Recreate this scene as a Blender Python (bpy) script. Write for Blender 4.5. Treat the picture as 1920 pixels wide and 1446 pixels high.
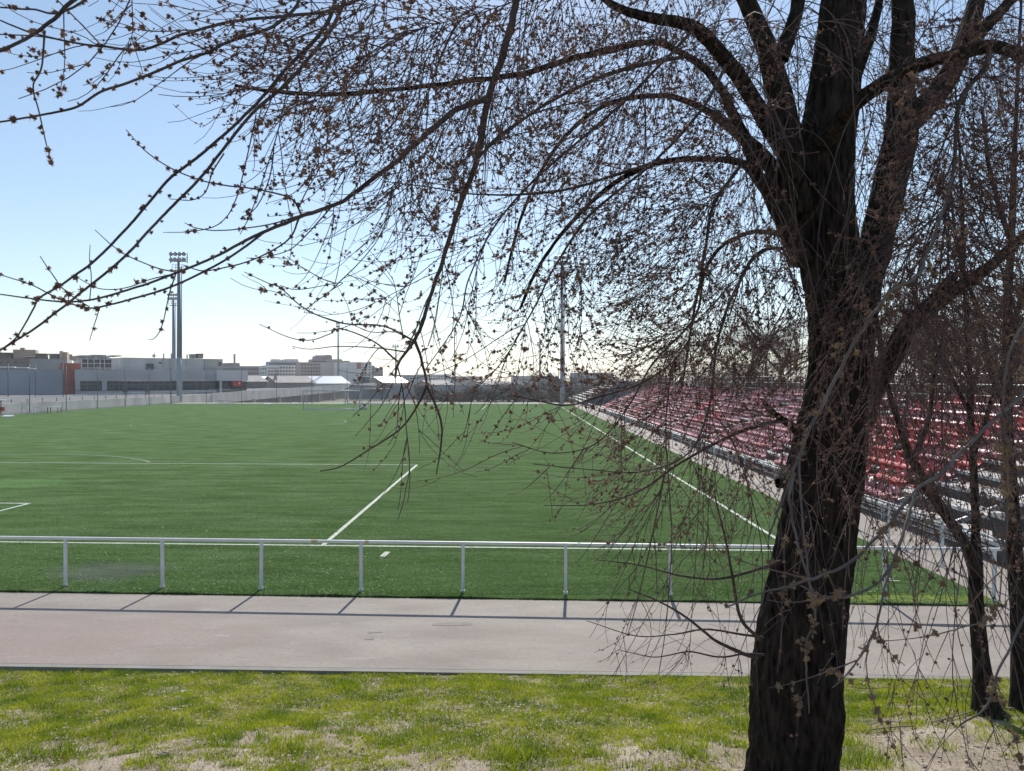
import bpy, math, random
import numpy as np
from mathutils import Vector, Matrix

random.seed(7)
rng = np.random.default_rng(11)
R = math.radians
scene = bpy.context.scene
for o in list(bpy.data.objects):
    bpy.data.objects.remove(o)
C = scene.collection

# ------------------------------------------------------------------ camera
CAM = np.array([0.0, 0.0, 3.9])
F = 1444.0                                   # focal length in pixels of the 1920 px wide picture
YAW, PITCH = math.atan(9 / F), math.atan(11 / F)
cd = bpy.data.cameras.new('camera'); cam = bpy.data.objects.new('camera', cd); C.objects.link(cam)
cam.location = CAM; cam.rotation_euler = (R(90) - PITCH, 0, YAW)
cd.sensor_width = 36; cd.lens = 36 * F / 1920; cd.clip_start = 0.05; cd.clip_end = 6000
cd.dof.use_dof = True; cd.dof.focus_distance = 9.0; cd.dof.aperture_fstop = 11
scene.camera = cam

# ------------------------------------------------------------------ sky, sun, exposure
SUN_EL, SUN_AZ = R(33.8), R(4.4)
w = bpy.data.worlds.new('World'); scene.world = w; w.use_nodes = True
wn = w.node_tree.nodes; wl = w.node_tree.links
sky = wn.new('ShaderNodeTexSky'); sky.sky_type = 'NISHITA'; sky.sun_disc = False
sky.sun_elevation = SUN_EL; sky.sun_rotation = SUN_AZ
sky.altitude = 0; sky.air_density = 1.0; sky.dust_density = 0.08; sky.ozone_density = 3.0
bg = wn['Background']; bg.inputs['Strength'].default_value = 0.13
# the camera's soft response to the bright sky: one even gamma over the whole sky
SK = 0.155
k1 = wn.new('ShaderNodeVectorMath'); k1.operation = 'SCALE'; k1.inputs['Scale'].default_value = SK
gm = wn.new('ShaderNodeGamma'); gm.inputs['Gamma'].default_value = 0.74
k2 = wn.new('ShaderNodeVectorMath'); k2.operation = 'SCALE'; k2.inputs['Scale'].default_value = 0.90 / SK
wl.new(sky.outputs[0], k1.inputs[0]); wl.new(k1.outputs[0], gm.inputs['Color']); wl.new(gm.outputs[0], k2.inputs[0]); wl.new(k2.outputs[0], bg.inputs[0])
sd = bpy.data.lights.new('sun', 'SUN'); sun = bpy.data.objects.new('sun', sd); C.objects.link(sun)
sd.energy = 4.7; sd.angle = R(0.55); sd.color = (1.0, 0.95, 0.87)
to_sun = Vector((math.sin(SUN_AZ) * math.cos(SUN_EL), math.cos(SUN_AZ) * math.cos(SUN_EL), math.sin(SUN_EL)))
sun.rotation_euler = to_sun.to_track_quat('Z', 'Y').to_euler(); sun.location = (0, 40, 60)
vs = scene.view_settings; vs.view_transform = 'Standard'; vs.look = 'None'; vs.exposure = 0.25; vs.gamma = 1.0
vs.use_curve_mapping = False

HAZE = 0.0002

# ------------------------------------------------------------------ projection helpers
M3 = np.array(cam.rotation_euler.to_matrix())
RIGHT, UP, FWD = M3[:, 0], M3[:, 1], -M3[:, 2]
def ray(px, py):
    return FWD + RIGHT * ((px - 960) / F) + UP * ((723 - py) / F)
def at(px, py, d):                            # a point d metres in front of the camera
    return CAM + ray(px, py) * d
def ground(px, py, z=0.0):
    r = ray(px, py); return CAM + r * ((z - CAM[2]) / r[2])
def proj(P):
    q = P - CAM; dz = q @ FWD
    dz = np.where(dz < 0.05, 0.05, dz)
    return 960 + F * (q @ RIGHT) / dz, 723 - F * (q @ UP) / dz, dz

# ------------------------------------------------------------------ objects
def link(name, mesh, material=None, parent=None):
    o = bpy.data.objects.new(name, mesh); C.objects.link(o)
    if material is not None and mesh is not None and not mesh.materials: mesh.materials.append(material)
    if parent is not None: o.parent = parent
    return o
def tag(o, label=None, cat=None, group=None, kind=None):
    if label: o['label'] = label
    if cat: o['category'] = cat
    if group: o['group'] = group
    if kind: o['kind'] = kind
    return o
def empty(name, loc, label, cat, group=None):
    o = bpy.data.objects.new(name, None); C.objects.link(o); o.empty_display_size = 0.2
    o.location = [float(v) for v in loc]
    return tag(o, label, cat, group)
def np_mesh(name, V, Fq, smooth=True):
    """V (n,3), Fq (m,k) with one k for all faces."""
    me = bpy.data.meshes.new(name); V = np.asarray(V, np.float32); Fq = np.asarray(Fq, np.int32)
    me.vertices.add(len(V)); me.vertices.foreach_set('co', V.ravel())
    m, k = Fq.shape
    me.loops.add(m * k); me.loops.foreach_set('vertex_index', Fq.ravel())
    me.polygons.add(m); me.polygons.foreach_set('loop_start', np.arange(0, m * k, k, dtype=np.int32))
    try: me.polygons.foreach_set('loop_total', np.full(m, k, dtype=np.int32))
    except Exception: pass
    me.polygons.foreach_set('use_smooth', np.full(m, smooth))
    me.update(calc_edges=True); return me
class MB:
    """Collects simple solids for ONE mesh; origin is subtracted so a part sits under its thing."""
    def __init__(s, origin=(0, 0, 0)): s.v = []; s.f = []; s.o = np.array(origin, float)
    def add(s, vs_, fs):
        n = len(s.v); s.v += [tuple(np.array(p, float) - s.o) for p in vs_]; s.f += [tuple(i + n for i in f) for f in fs]; return s
    def hexa(s, p):                            # 4 bottom + 4 top corners
        return s.add(p, [(3, 2, 1, 0), (4, 5, 6, 7), (0, 1, 5, 4), (1, 2, 6, 5), (2, 3, 7, 6), (3, 0, 4, 7)])
    def box(s, x0, x1, y0, y1, z0, z1):
        return s.hexa([(x0, y0, z0), (x1, y0, z0), (x1, y1, z0), (x0, y1, z0), (x0, y0, z1), (x1, y0, z1), (x1, y1, z1), (x0, y1, z1)])
    def tube(s, pts, r, k=8, caps=True):
        pts = [Vector(p) for p in pts]; rs = r if isinstance(r, (list, tuple)) else [r] * len(pts)
        n0 = []; a = None
        for i, p in enumerate(pts):
            t = (pts[min(i + 1, len(pts) - 1)] - pts[max(i - 1, 0)]).normalized()
            if a is None: a = t.orthogonal().normalized()
            else: a = (a - t * a.dot(t)).normalized()
            b = t.cross(a)
            n0 += [p + (a * math.cos(2 * math.pi * j / k) + b * math.sin(2 * math.pi * j / k)) * rs[i] for j in range(k)]
        fs = [(i * k + j, i * k + (j + 1) % k, (i + 1) * k + (j + 1) % k, (i + 1) * k + j) for i in range(len(pts) - 1) for j in range(k)]
        if caps: fs += [tuple(range(k - 1, -1, -1)), tuple((len(pts) - 1) * k + j for j in range(k))]
        return s.add([tuple(p) for p in n0], fs)
    def poly(s, pts): return s.add(pts, [tuple(range(len(pts)))])
    def mesh(s, name, smooth=False):
        me = bpy.data.meshes.new(name); me.from_pydata(s.v, [], s.f); me.update()
        if smooth: me.polygons.foreach_set('use_smooth', [True] * len(me.polygons))
        return me
    def build(s, name, material, parent=None, smooth=False):
        return link(name, s.mesh(name, smooth), material, parent)

# ------------------------------------------------------------------ materials
MATS = {}
def mat(name, col, rough=0.8, var=0.2, scale=4.0, col2=None, bump=0.0, bscale=40.0, spec=0.3, metal=0.0, transl=0.0, stretch=None, detail=4.0):
    if name in MATS: return MATS[name]
    m = bpy.data.materials.new(name); m.use_nodes = True; n = m.node_tree.nodes; l = m.node_tree.links
    b = n['Principled BSDF']; out = n['Material Output']
    b.inputs['Roughness'].default_value = rough; b.inputs['Metallic'].default_value = metal
    b.inputs['Specular IOR Level'].default_value = spec
    tc = n.new('ShaderNodeTexCoord'); src = tc.outputs['Object']
    if stretch:
        mp = n.new('ShaderNodeMapping'); mp.inputs['Scale'].default_value = stretch; l.new(src, mp.inputs[0]); src = mp.outputs[0]
    no = n.new('ShaderNodeTexNoise'); no.inputs['Scale'].default_value = scale; no.inputs['Detail'].default_value = detail
    l.new(src, no.inputs['Vector'])
    mr = n.new('ShaderNodeMapRange'); mr.inputs[1].default_value = 0.32; mr.inputs[2].default_value = 0.68; l.new(no.outputs[0], mr.inputs[0])
    mx = n.new('ShaderNodeMix'); mx.data_type = 'RGBA'
    c2 = col2 if col2 else tuple(min(1, c * (1 + var)) for c in col)
    c1 = col if col2 else tuple(c * (1 - var) for c in col)
    mx.inputs['A'].default_value = (*c1, 1); mx.inputs['B'].default_value = (*c2, 1)
    l.new(mr.outputs[0], mx.inputs['Factor']); l.new(mx.outputs['Result'], b.inputs['Base Color'])
    if bump:
        nb = n.new('ShaderNodeTexNoise'); nb.inputs['Scale'].default_value = bscale; nb.inputs['Detail'].default_value = 6; l.new(src, nb.inputs['Vector'])
        bp = n.new('ShaderNodeBump'); bp.inputs['Strength'].default_value = bump; bp.inputs['Distance'].default_value = 0.02
        l.new(nb.outputs[0], bp.inputs['Height']); l.new(bp.outputs[0], b.inputs['Normal'])
    if transl:
        t = n.new('ShaderNodeBsdfTranslucent'); l.new(mx.outputs['Result'], t.inputs['Color'])
        ms = n.new('ShaderNodeMixShader'); ms.inputs[0].default_value = transl
        l.new(b.outputs[0], ms.inputs[1]); l.new(t.outputs[0], ms.inputs[2]); l.new(ms.outputs[0], out.inputs['Surface'])
    MATS[name] = m; return m

def nodes_of(name):
    m = bpy.data.materials.new(name); m.use_nodes = True; n = m.node_tree.nodes; l = m.node_tree.links
    MATS[name] = m
    def noise(scale, detail=4, src=None, stretch=None, rough=0.55):
        v = src
        if v is None: v = n.new('ShaderNodeTexCoord').outputs['Object']
        if stretch:
            mp = n.new('ShaderNodeMapping'); mp.inputs['Scale'].default_value = stretch; l.new(v, mp.inputs[0]); v = mp.outputs[0]
        t = n.new('ShaderNodeTexNoise'); t.inputs['Scale'].default_value = scale; t.inputs['Detail'].default_value = detail
        t.inputs['Roughness'].default_value = rough; l.new(v, t.inputs['Vector']); return t.outputs[0]
    def rng_(v, a, b, c=0.0, d=1.0):
        t = n.new('ShaderNodeMapRange'); l.new(v, t.inputs[0])
        for i, x in enumerate((a, b, c, d)): t.inputs[i + 1].default_value = x
        return t.outputs[0]
    def mix(f, a, b):
        t = n.new('ShaderNodeMix'); t.data_type = 'RGBA'
        if isinstance(f, (int, float)): t.inputs['Factor'].default_value = f
        else: l.new(f, t.inputs['Factor'])
        for k, x in (('A', a), ('B', b)):
            if isinstance(x, tuple): t.inputs[k].default_value = (*x, 1)
            else: l.new(x, t.inputs[k])
        return t.outputs['Result']
    def math_(op, a, b=None):
        t = n.new('ShaderNodeMath'); t.operation = op
        for i, x in enumerate((a, b)):
            if x is None: continue
            if isinstance(x, (int, float)): t.inputs[i].default_value = x
            else: l.new(x, t.inputs[i])
        return t.outputs[0]
    def blob(cx, cy, rx, ry, edge=0.5, wob=0.6, wscale=1.5):    # 1 inside an uneven ellipse on the ground
        tc = n.new('ShaderNodeTexCoord'); mp = n.new('ShaderNodeMapping')
        mp.inputs['Location'].default_value = (-cx / rx, -cy / ry, 0); mp.inputs['Scale'].default_value = (1 / rx, 1 / ry, 0)
        l.new(tc.outputs['Object'], mp.inputs[0])
        ln = n.new('ShaderNodeVectorMath'); ln.operation = 'LENGTH'; l.new(mp.outputs[0], ln.inputs[0])
        nz = noise(wscale, 5); s = math_('ADD', ln.outputs['Value'], math_('MULTIPLY', math_('SUBTRACT', nz, 0.5), wob * 2))
        return rng_(s, 1 + edge / 2, 1 - edge / 2)
    def bump(h, strength, dist=0.02):
        t = n.new('ShaderNodeBump'); t.inputs['Strength'].default_value = strength; t.inputs['Distance'].default_value = dist
        l.new(h, t.inputs['Height']); l.new(t.outputs[0], n['Principled BSDF'].inputs['Normal'])
    return m, n, l, noise, rng_, mix, math_, blob, bump

# artificial turf
m, n, l, noise, rng_, mix, math_, blob, bump = nodes_of('turf')
b = n['Principled BSDF']; b.inputs['Roughness'].default_value = 0.8; b.inputs['Specular IOR Level'].default_value = 0.0
b.inputs['Sheen Weight'].default_value = 0.5; b.inputs['Sheen Roughness'].default_value = 0.35; b.inputs['Sheen Tint'].default_value = (0.66, 0.83, 0.42, 1)
fine = noise(16, 4, stretch=(.8, 1.5, 1), rough=.7); mid = noise(2.2, 6, stretch=(.7, 2.0, 1), rough=.65); big = noise(0.12, 4)
c = mix(rng_(mid, .3, .7), (0.012, 0.036, 0.004), (0.041, 0.090, 0.009))
c = mix(math_('MULTIPLY', rng_(big, .35, .65), .6), c, (0.030, 0.066, 0.008))
c = mix(math_('MULTIPLY', rng_(noise(.5, 6, stretch=(.5, 2.4, 1)), .50, .66), .7), c, (0.012, 0.034, 0.003))
c = mix(math_('MULTIPLY', rng_(noise(3.5, 6, stretch=(.35, 2.6, 1), rough=.7), .54, .68), .5), c, (0.068, 0.128, 0.020))
c = mix(math_('MULTIPLY', rng_(fine, .54, .70), 0.7), c, (0.19, 0.26, 0.10))
c = mix(math_('MULTIPLY', rng_(fine, .47, .33), 0.75), c, (0.008, 0.022, 0.004))
g = ground(205, 1072); c = mix(math_('MULTIPLY', math_('MULTIPLY', blob(g[0], g[1], 1.05, 0.75, .7, .9, 2.5), rng_(fine, .3, .5)), 0.9), c, (0.060, 0.060, 0.066))
g = ground(40, 908); c = mix(math_('MULTIPLY', blob(g[0] - 1.5, g[1], 2.9, 1.3, .35, .35, 1), .6), c, (0.085, 0.19, 0.045))
g = ground(1710, 1122); c = mix(math_('MULTIPLY', math_('MULTIPLY', blob(g[0], g[1], 1.6, .26, .6, .5, 3), rng_(noise(9, 4), .4, .6)), .8), c, (0.24, 0.26, 0.02))
g = ground(700, 757); c = mix(math_('MULTIPLY', blob(g[0], g[1] - 1, 10, 5, .5, .3, .3), .5), c, (0.05, 0.20, 0.03))
l.new(c, b.inputs['Base Color']); bump(fine, 0.8, 0.03)
l.new(rng_(noise(.9, 8, stretch=(.4, 1.6, 1), rough=.72), .38, .64, .30, .72), b.inputs['Sheen Weight'])
# path asphalt
m, n, l, noise, rng_, mix, math_, blob, bump = nodes_of('path_concrete')
b = n['Principled BSDF']; b.inputs['Roughness'].default_value = 0.85; b.inputs['Specular IOR Level'].default_value = 0.2
fine = noise(60, 5); mid = noise(1.1, 6, stretch=(.6, 1.5, 1)); big = noise(0.35, 5)
c = mix(rng_(mid, .3, .7), (0.262, 0.222, 0.190), (0.372, 0.322, 0.280))
g = ground(150, 1210); c = mix(math_('MULTIPLY', blob(g[0] - 1.5, g[1] + .1, 3.6, 1.3, .9, .7, .8), .65), c, (0.34, 0.255, 0.225))
g = ground(1340, 1225); c = mix(math_('MULTIPLY', blob(g[0], g[1], 1.6, .35, .7, .7, 1.6), .5), c, (0.27, 0.225, 0.205))
c = mix(math_('MULTIPLY', rng_(noise(5, 6, stretch=(.35, 1.4, 1)), .60, .72), .55), c, (0.235, 0.205, 0.19))
c = mix(math_('MULTIPLY', rng_(noise(3.2, 6, stretch=(.5, 1, 1)), .63, .72), .5), c, (0.46, 0.42, 0.39))
c = mix(math_('MULTIPLY', rng_(noise(14, 6, rough=.75), .5, .66), .45), c, (0.20, 0.175, 0.15))
c = mix(math_('MULTIPLY', rng_(noise(19, 6, rough=.75), .55, .7), .4), c, (0.47, 0.43, 0.39))
c = mix(math_('MULTIPLY', rng_(fine, .56, .7), .35), c, (0.16, 0.15, 0.14))
l.new(c, b.inputs['Base Color']); bump(noise(22, 7, rough=.7), 0.5, 0.015)
# bank soil
m, n, l, noise, rng_, mix, math_, blob, bump = nodes_of('bank_soil')
b = n['Principled BSDF']; b.inputs['Roughness'].default_value = 0.95; b.inputs['Specular IOR Level'].default_value = 0.1
c = mix(rng_(noise(1.6, 6), .35, .65), (0.22, 0.175, 0.125), (0.40, 0.335, 0.26))
c = mix(math_('MULTIPLY', rng_(noise(45, 4), .5, .7), .6), c, (0.16, 0.125, 0.09))
c = mix(math_('MULTIPLY', rng_(noise(22, 4), .6, .7), .7), c, (0.52, 0.46, 0.38))
l.new(c, b.inputs['Base Color']); bump(noise(25, 7), 0.6, 0.03)

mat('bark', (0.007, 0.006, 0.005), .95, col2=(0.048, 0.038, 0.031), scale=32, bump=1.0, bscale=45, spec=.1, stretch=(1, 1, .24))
mat('branch_bark', (0.055, 0.042, 0.038), .9, col2=(0.115, 0.090, 0.078), scale=6, spec=.15, bump=.4, bscale=60)
mat('twig_bark', (0.075, 0.048, 0.046), .85, col2=(0.150, 0.105, 0.092), scale=3, spec=.2)
mat('shoot_bark', (0.085, 0.072, 0.064), .85, col2=(0.17, 0.145, 0.125), scale=12, spec=.2)
mat('blossom', (0.150, 0.082, 0.074), .8, col2=(0.38, 0.255, 0.180), scale=5, spec=.15, transl=.5)
mat('seed_cluster', (0.17, 0.115, 0.075), .8, col2=(0.38, 0.27, 0.16), scale=9, spec=.15, transl=.35)
mat('grey_twig', (0.095, 0.068, 0.052), .9, col2=(0.170, 0.125, 0.095), scale=2)
mat('grass', (0.115, 0.190, 0.009), .6, col2=(0.370, 0.400, 0.028), scale=2.6, spec=.25, transl=.5)
mat('dry_grass', (0.20, 0.18, 0.07), .7, col2=(0.33, 0.28, 0.13), scale=2, transl=.4)
mat('flower_yellow', (0.65, 0.50, 0.03), .6, transl=.3)
mat('leaf_litter', (0.25, 0.18, 0.12), .8, col2=(0.55, 0.46, 0.36), scale=14, transl=.15)
mat('white_paint', (0.74, 0.74, 0.74), .45, col2=(0.62, 0.62, 0.63), scale=3, spec=.4)
mat('rust', (0.46, 0.30, 0.20), .9, col2=(0.60, 0.48, 0.40), scale=30)
mat('line_paint', (0.34, 0.39, 0.30), .8, col2=(0.60, 0.62, 0.55), scale=7, detail=8)
mat('faint_line', (0.07, 0.125, 0.035), .8, col2=(0.11, 0.17, 0.07), scale=5)
mat('concrete', (0.36, 0.34, 0.31), .9, col2=(0.48, 0.46, 0.42), scale=.5, bump=.15, bscale=12, detail=8)
mat('kerb_stone', (0.24, 0.23, 0.20), .9, col2=(0.32, 0.30, 0.27), scale=2, bump=.3)
mat('terrace', (0.17, 0.165, 0.165), .9, scale=.3)
mat('earth', (0.17, 0.155, 0.115), .95, col2=(0.25, 0.23, 0.18), scale=.03, detail=8)
mat('tread', (0.50, 0.46, 0.42), .8, col2=(0.62, 0.57, 0.53), scale=1.2, bump=.1, spec=.1, detail=7)
mat('steel_light', (0.52, 0.52, 0.52), .5, col2=(0.42, 0.42, 0.42), scale=2, spec=.5)
mat('steel_dark', (0.10, 0.10, 0.11), .6, scale=2)
mat('galvanised', (0.30, 0.32, 0.36), .5, col2=(0.36, 0.38, 0.42), scale=.6, spec=.5)
mat('pole_blue', (0.14, 0.18, 0.27), .5, col2=(0.18, 0.22, 0.31), scale=.4)
mat('fence_wire', (0.20, 0.21, 0.22), .5, spec=.4)
mat('fence_post', (0.13, 0.15, 0.17), .5, scale=2)
mat('riser_shade', (0.09, 0.085, 0.085), .9)  # dark colour carries the shade of the open gaps between bench planks
mat('panel_slate', (0.115, 0.125, 0.145), .7)
mat('seat_red', (0.54, 0.070, 0.075), .6, col2=(0.62, 0.14, 0.14), scale=1.2, spec=.12)
mat('seat_faded', (0.52, 0.22, 0.25), .45, col2=(0.60, 0.32, 0.34), scale=1.2, spec=.08)
mat('seat_plum', (0.36, 0.10, 0.145), .4, col2=(0.48, 0.19, 0.22), scale=1.2, spec=.08)
mat('bin_plastic', (0.05, 0.055, 0.06), .5)
mat('bin_mark', (0.30, 0.31, 0.32), .6)
mat('gym_panel', (0.42, 0.405, 0.405), .75, col2=(0.52, 0.50, 0.50), scale=.25)
mat('gym_panel_light', (0.62, 0.60, 0.60), .75, var=.06, scale=.3)
mat('brick_red', (0.36, 0.115, 0.085), .85, col2=(0.42, 0.15, 0.11), scale=.8)
mat('stained_concrete', (0.50, 0.465, 0.435), .9, col2=(0.70, 0.66, 0.62), scale=.35, stretch=(1, 1, .4), detail=8)
mat('grey_render', (0.31, 0.32, 0.365), .9, col2=(0.37, 0.38, 0.42), scale=.2)
mat('glass_dark', (0.05, 0.06, 0.075), .15, var=.35, scale=.7, spec=.6)
mat('glass_far', (0.045, 0.05, 0.07), .25, var=.3, scale=.3, spec=.5)
mat('frame_metal', (0.20, 0.21, 0.23), .5)
mat('sign_blue', (0.22, 0.26, 0.45), .7)
mat('awning_red', (0.62, 0.07, 0.045), .7, var=.1)
mat('wall_ochre', (0.46, 0.34, 0.26), .9, var=.1, scale=.2)
mat('wall_brown', (0.235, 0.19, 0.17), .9, var=.1, scale=.2)
mat('wall_white', (0.68, 0.65, 0.63), .85, var=.08, scale=.2)
mat('wall_beige', (0.50, 0.435, 0.38), .9, var=.08, scale=.1)
mat('wall_tan', (0.41, 0.335, 0.29), .9, var=.08, scale=.1)
mat('wall_mauve', (0.33, 0.275, 0.255), .9, var=.08, scale=.1)
mat('wall_grey', (0.33, 0.32, 0.325), .9, var=.08, scale=.1)
mat('roof_tile', (0.30, 0.27, 0.25), .8, col2=(0.40, 0.37, 0.35), scale=.4)
mat('roof_metal', (0.74, 0.74, 0.76), .32, var=.05, spec=.6)
mat('hedge_leaf', (0.14, 0.125, 0.11), .8, col2=(0.22, 0.20, 0.17), scale=.5, transl=.2)
mat('paper_white', (0.78, 0.76, 0.72), .8)
mat('stone', (0.34, 0.30, 0.26), .9, scale=12)
mat('dead_wood', (0.22, 0.175, 0.14), .9, col2=(0.34, 0.28, 0.23), scale=14)
X = MATS

# ================================================================== LARGE STRUCTURE
def struct(o): return tag(o, kind='structure')
KS = 0.045
def sh(Xc, Y, k=KS): return Y - k * (Xc + 4.0)           # the pitch is laid slightly out of square with the view
TURF_R = 8.42
# ground sheet to the horizon, lower than the pitch platform
struct(MB().poly([(-2500, -60, -2.5), (2500, -60, -2.5), (2500, 3000, -2.5), (-2500, 3000, -2.5)]).build('ground', X['earth']))
# platform carrying pitch, path and stands
platform = struct(MB().box(-57.8, 60, 13.0, 132, -2.4, -0.06).build('platform', X['concrete']))
# turf
TX0, TX1, TY0, TY1 = -57, TURF_R, 13.82, 124.5
turf = struct(MB().hexa([(TX0, sh(TX0, TY0), -.05), (TX1, sh(TX1, TY0), -.05), (TX1, TY1, -.05), (TX0, TY1 + .5, -.05),
                         (TX0, sh(TX0, TY0), .012), (TX1, sh(TX1, TY0), .012), (TX1, TY1, .012), (TX0, TY1 + .5, .012)]).build('football_pitch', X['turf']))
# path in front of the pitch, running round to the stands
PK = 0.03; PY = 10.43
path = struct(MB().hexa([(-60, sh(-60, PY, PK), -.3), (40, sh(40, PY, PK), -.3), (40, sh(40, 14.6), -.3), (-60, sh(-60, 14.6), -.3),
                         (-60, sh(-60, PY, PK), 0), (40, sh(40, PY, PK), 0), (40, sh(40, 14.6), 0), (-60, sh(-60, 14.6), 0)]).build('path', X['path_concrete']))
side_path = struct(MB().hexa([(TX1 + .002, sh(TX1, 14.61), -.3), (40, sh(40, 14.61), -.3), (40, 131, -.3), (TX1 + .002, 131, -.3),
                              (TX1 + .002, sh(TX1, 14.61), -.001), (40, sh(40, 14.61), -.001), (40, 131, -.001), (TX1 + .002, 131, -.001)]).build('side_path', X['path_concrete']))
# kerb stones along the near edge of the path
kerb = struct(MB().hexa([(-40, sh(-40, PY - .11, PK), -.35), (30, sh(30, PY - .11, PK), -.35), (30, sh(30, PY - .003, PK), -.35), (-40, sh(-40, PY - .003, PK), -.35),
                         (-40, sh(-40, PY - .11, PK), -.002), (30, sh(30, PY - .11, PK), -.002), (30, sh(30, PY - .003, PK), -.002), (-40, sh(-40, PY - .003, PK), -.002)]).build('kerb', X['kerb_stone']))
# bank the camera stands on
def bank_z(x, y):
    s = np.clip((10.35 - y) / 10.35, 0, 1.4)
    z = -0.055 + 2.30 * (s ** 1.12)
    return z + 0.035 * np.sin(x * 1.7 + y * 0.9) * np.clip(s * 4, 0, 1) + 0.025 * np.sin(x * 3.1 - y * 2.3) * np.clip(s * 4, 0, 1)
gx = np.linspace(-14, 14, 141); gy = np.concatenate([np.linspace(-6, 4, 21)[:-1], np.linspace(4, 10.6, 67)])
GX, GY = np.meshgrid(gx, gy)
GZ = bank_z(GX, GY) + rng.normal(0, .006, GX.shape)
idx = np.arange(GX.size).reshape(GX.shape)
bank = struct(link('grass_bank', np_mesh('grass_bank', np.stack([GX, GY, GZ], -1).reshape(-1, 3),
              np.stack([idx[:-1, :-1], idx[:-1, 1:], idx[1:, 1:], idx[1:, :-1]], -1).reshape(-1, 4)), X['bank_soil']))

mat('patch_tar', (0.235, 0.205, 0.18), .9, col2=(0.29, 0.255, 0.225), scale=9)
for q in ([(684, 1192), (703, 1192), (701, 1200), (683, 1200)], [(810, 1170), (850, 1167), (886, 1168), (884, 1172), (840, 1174), (812, 1173)], [(690, 1185), (716, 1184), (716, 1186), (690, 1188)]):
    MB().poly([tuple(ground(a, b_)[:2]) + (.004,) for a, b_ in q]).build('repair_patch', X['patch_tar'], path)
# painted markings: parts of the pitch
def mark(name, pts, width, m=X['line_paint'], closed=False, z=.017):
    mb = MB(); p = [np.array(q, float) for q in pts]; L, Rr = [], []
    for i in range(len(p)):
        a = p[max(i - 1, 0)]; c_ = p[min(i + 1, len(p) - 1)]; t = (c_ - a) / (np.linalg.norm(c_ - a) + 1e-9); nn = np.array([-t[1], t[0]])
        L.append(p[i] + nn * width / 2); Rr.append(p[i] - nn * width / 2)
    vs_ = [(q[0], q[1], z) for q in L] + [(q[0], q[1], z) for q in Rr]; k = len(p)
    mb.add(vs_, [(i, k + i, k + i + 1, i + 1) for i in range(k - 1)])
    return mb.build(name, m, turf)
GL, PL, GA, HL = 17.96, 35.0, 23.55, 69.0
PX = -4.55; CX = -24.8; SX = 6.35
mark('goal_line', [(-56, sh(-56, GL)), (SX + .06, sh(SX, GL))], .10)
mark('side_line', [(SX, sh(SX, GL) + .06), (SX, 119.5)], .10, z=.0175)
mark('side_line', [(-55.9, sh(-56, GL) + .06), (-55.9, 119.5)], .12, z=.0175)
mark('penalty_area_line', [(PX, sh(PX, GL) + .06), (PX, sh(PX, PL) + .06)], .11, z=.0175)
mark('penalty_area_line', [(-45.1, sh(-45.1, PL)), (PX - .06, sh(PX, PL))], .10)
mark('goal_area_line', [(-15.3, sh(-15.3, GL) + .06), (-15.3, sh(-15.3, GA))], .12, z=.0175)
mark('goal_area_line', [(-34, sh(-34, GA)), (-15.36, sh(-15.3, GA))], .12)
mark('penalty_arc', [(CX + 9.6 * math.cos(t), sh(CX, GL + 11.6) + 9.6 * math.sin(t) - KS * 9.6 * math.cos(t)) for t in np.linspace(.66, math.pi - .66, 25)], .10, mat('worn_line', (0.15, 0.21, 0.10), .8, col2=(0.30, 0.36, 0.24), scale=4), z=.0178)
mark('halfway_line', [(-55.8, HL + 1), (SX - .06, HL)], .14, X['faint_line'], z=.0172)
mark('centre_circle', [(CX + 9.15 * math.cos(t), HL + .5 + 9.15 * math.sin(t)) for t in np.linspace(0, 2 * math.pi, 49)], .14, X['faint_line'], z=.0179)
mark('far_penalty_line', [(-44, 101), (PX, 100)], .16, X['faint_line'])
mark('far_penalty_line', [(PX, 100), (PX, 117)], .16, X['faint_line'], z=.0173)
mark('far_goal_line', [(-55, 118.4), (SX, 117.6)], .16, X['faint_line'])
g0, g1 = ground(717, 1045), ground(727, 1036); mark('distance_mark', [g0[:2], g1[:2]], .13, z=.0176)
g0, g1 = ground(1660, 1089), ground(1688, 1091); mark('scuff_mark', [g0[:2], g1[:2]], .05, z=.0174)
g0, g1 = ground(1662, 1086), ground(1676, 1087); mark('scuff_mark', [g0[:2], g1[:2]], .03, z=.0177)

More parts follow.
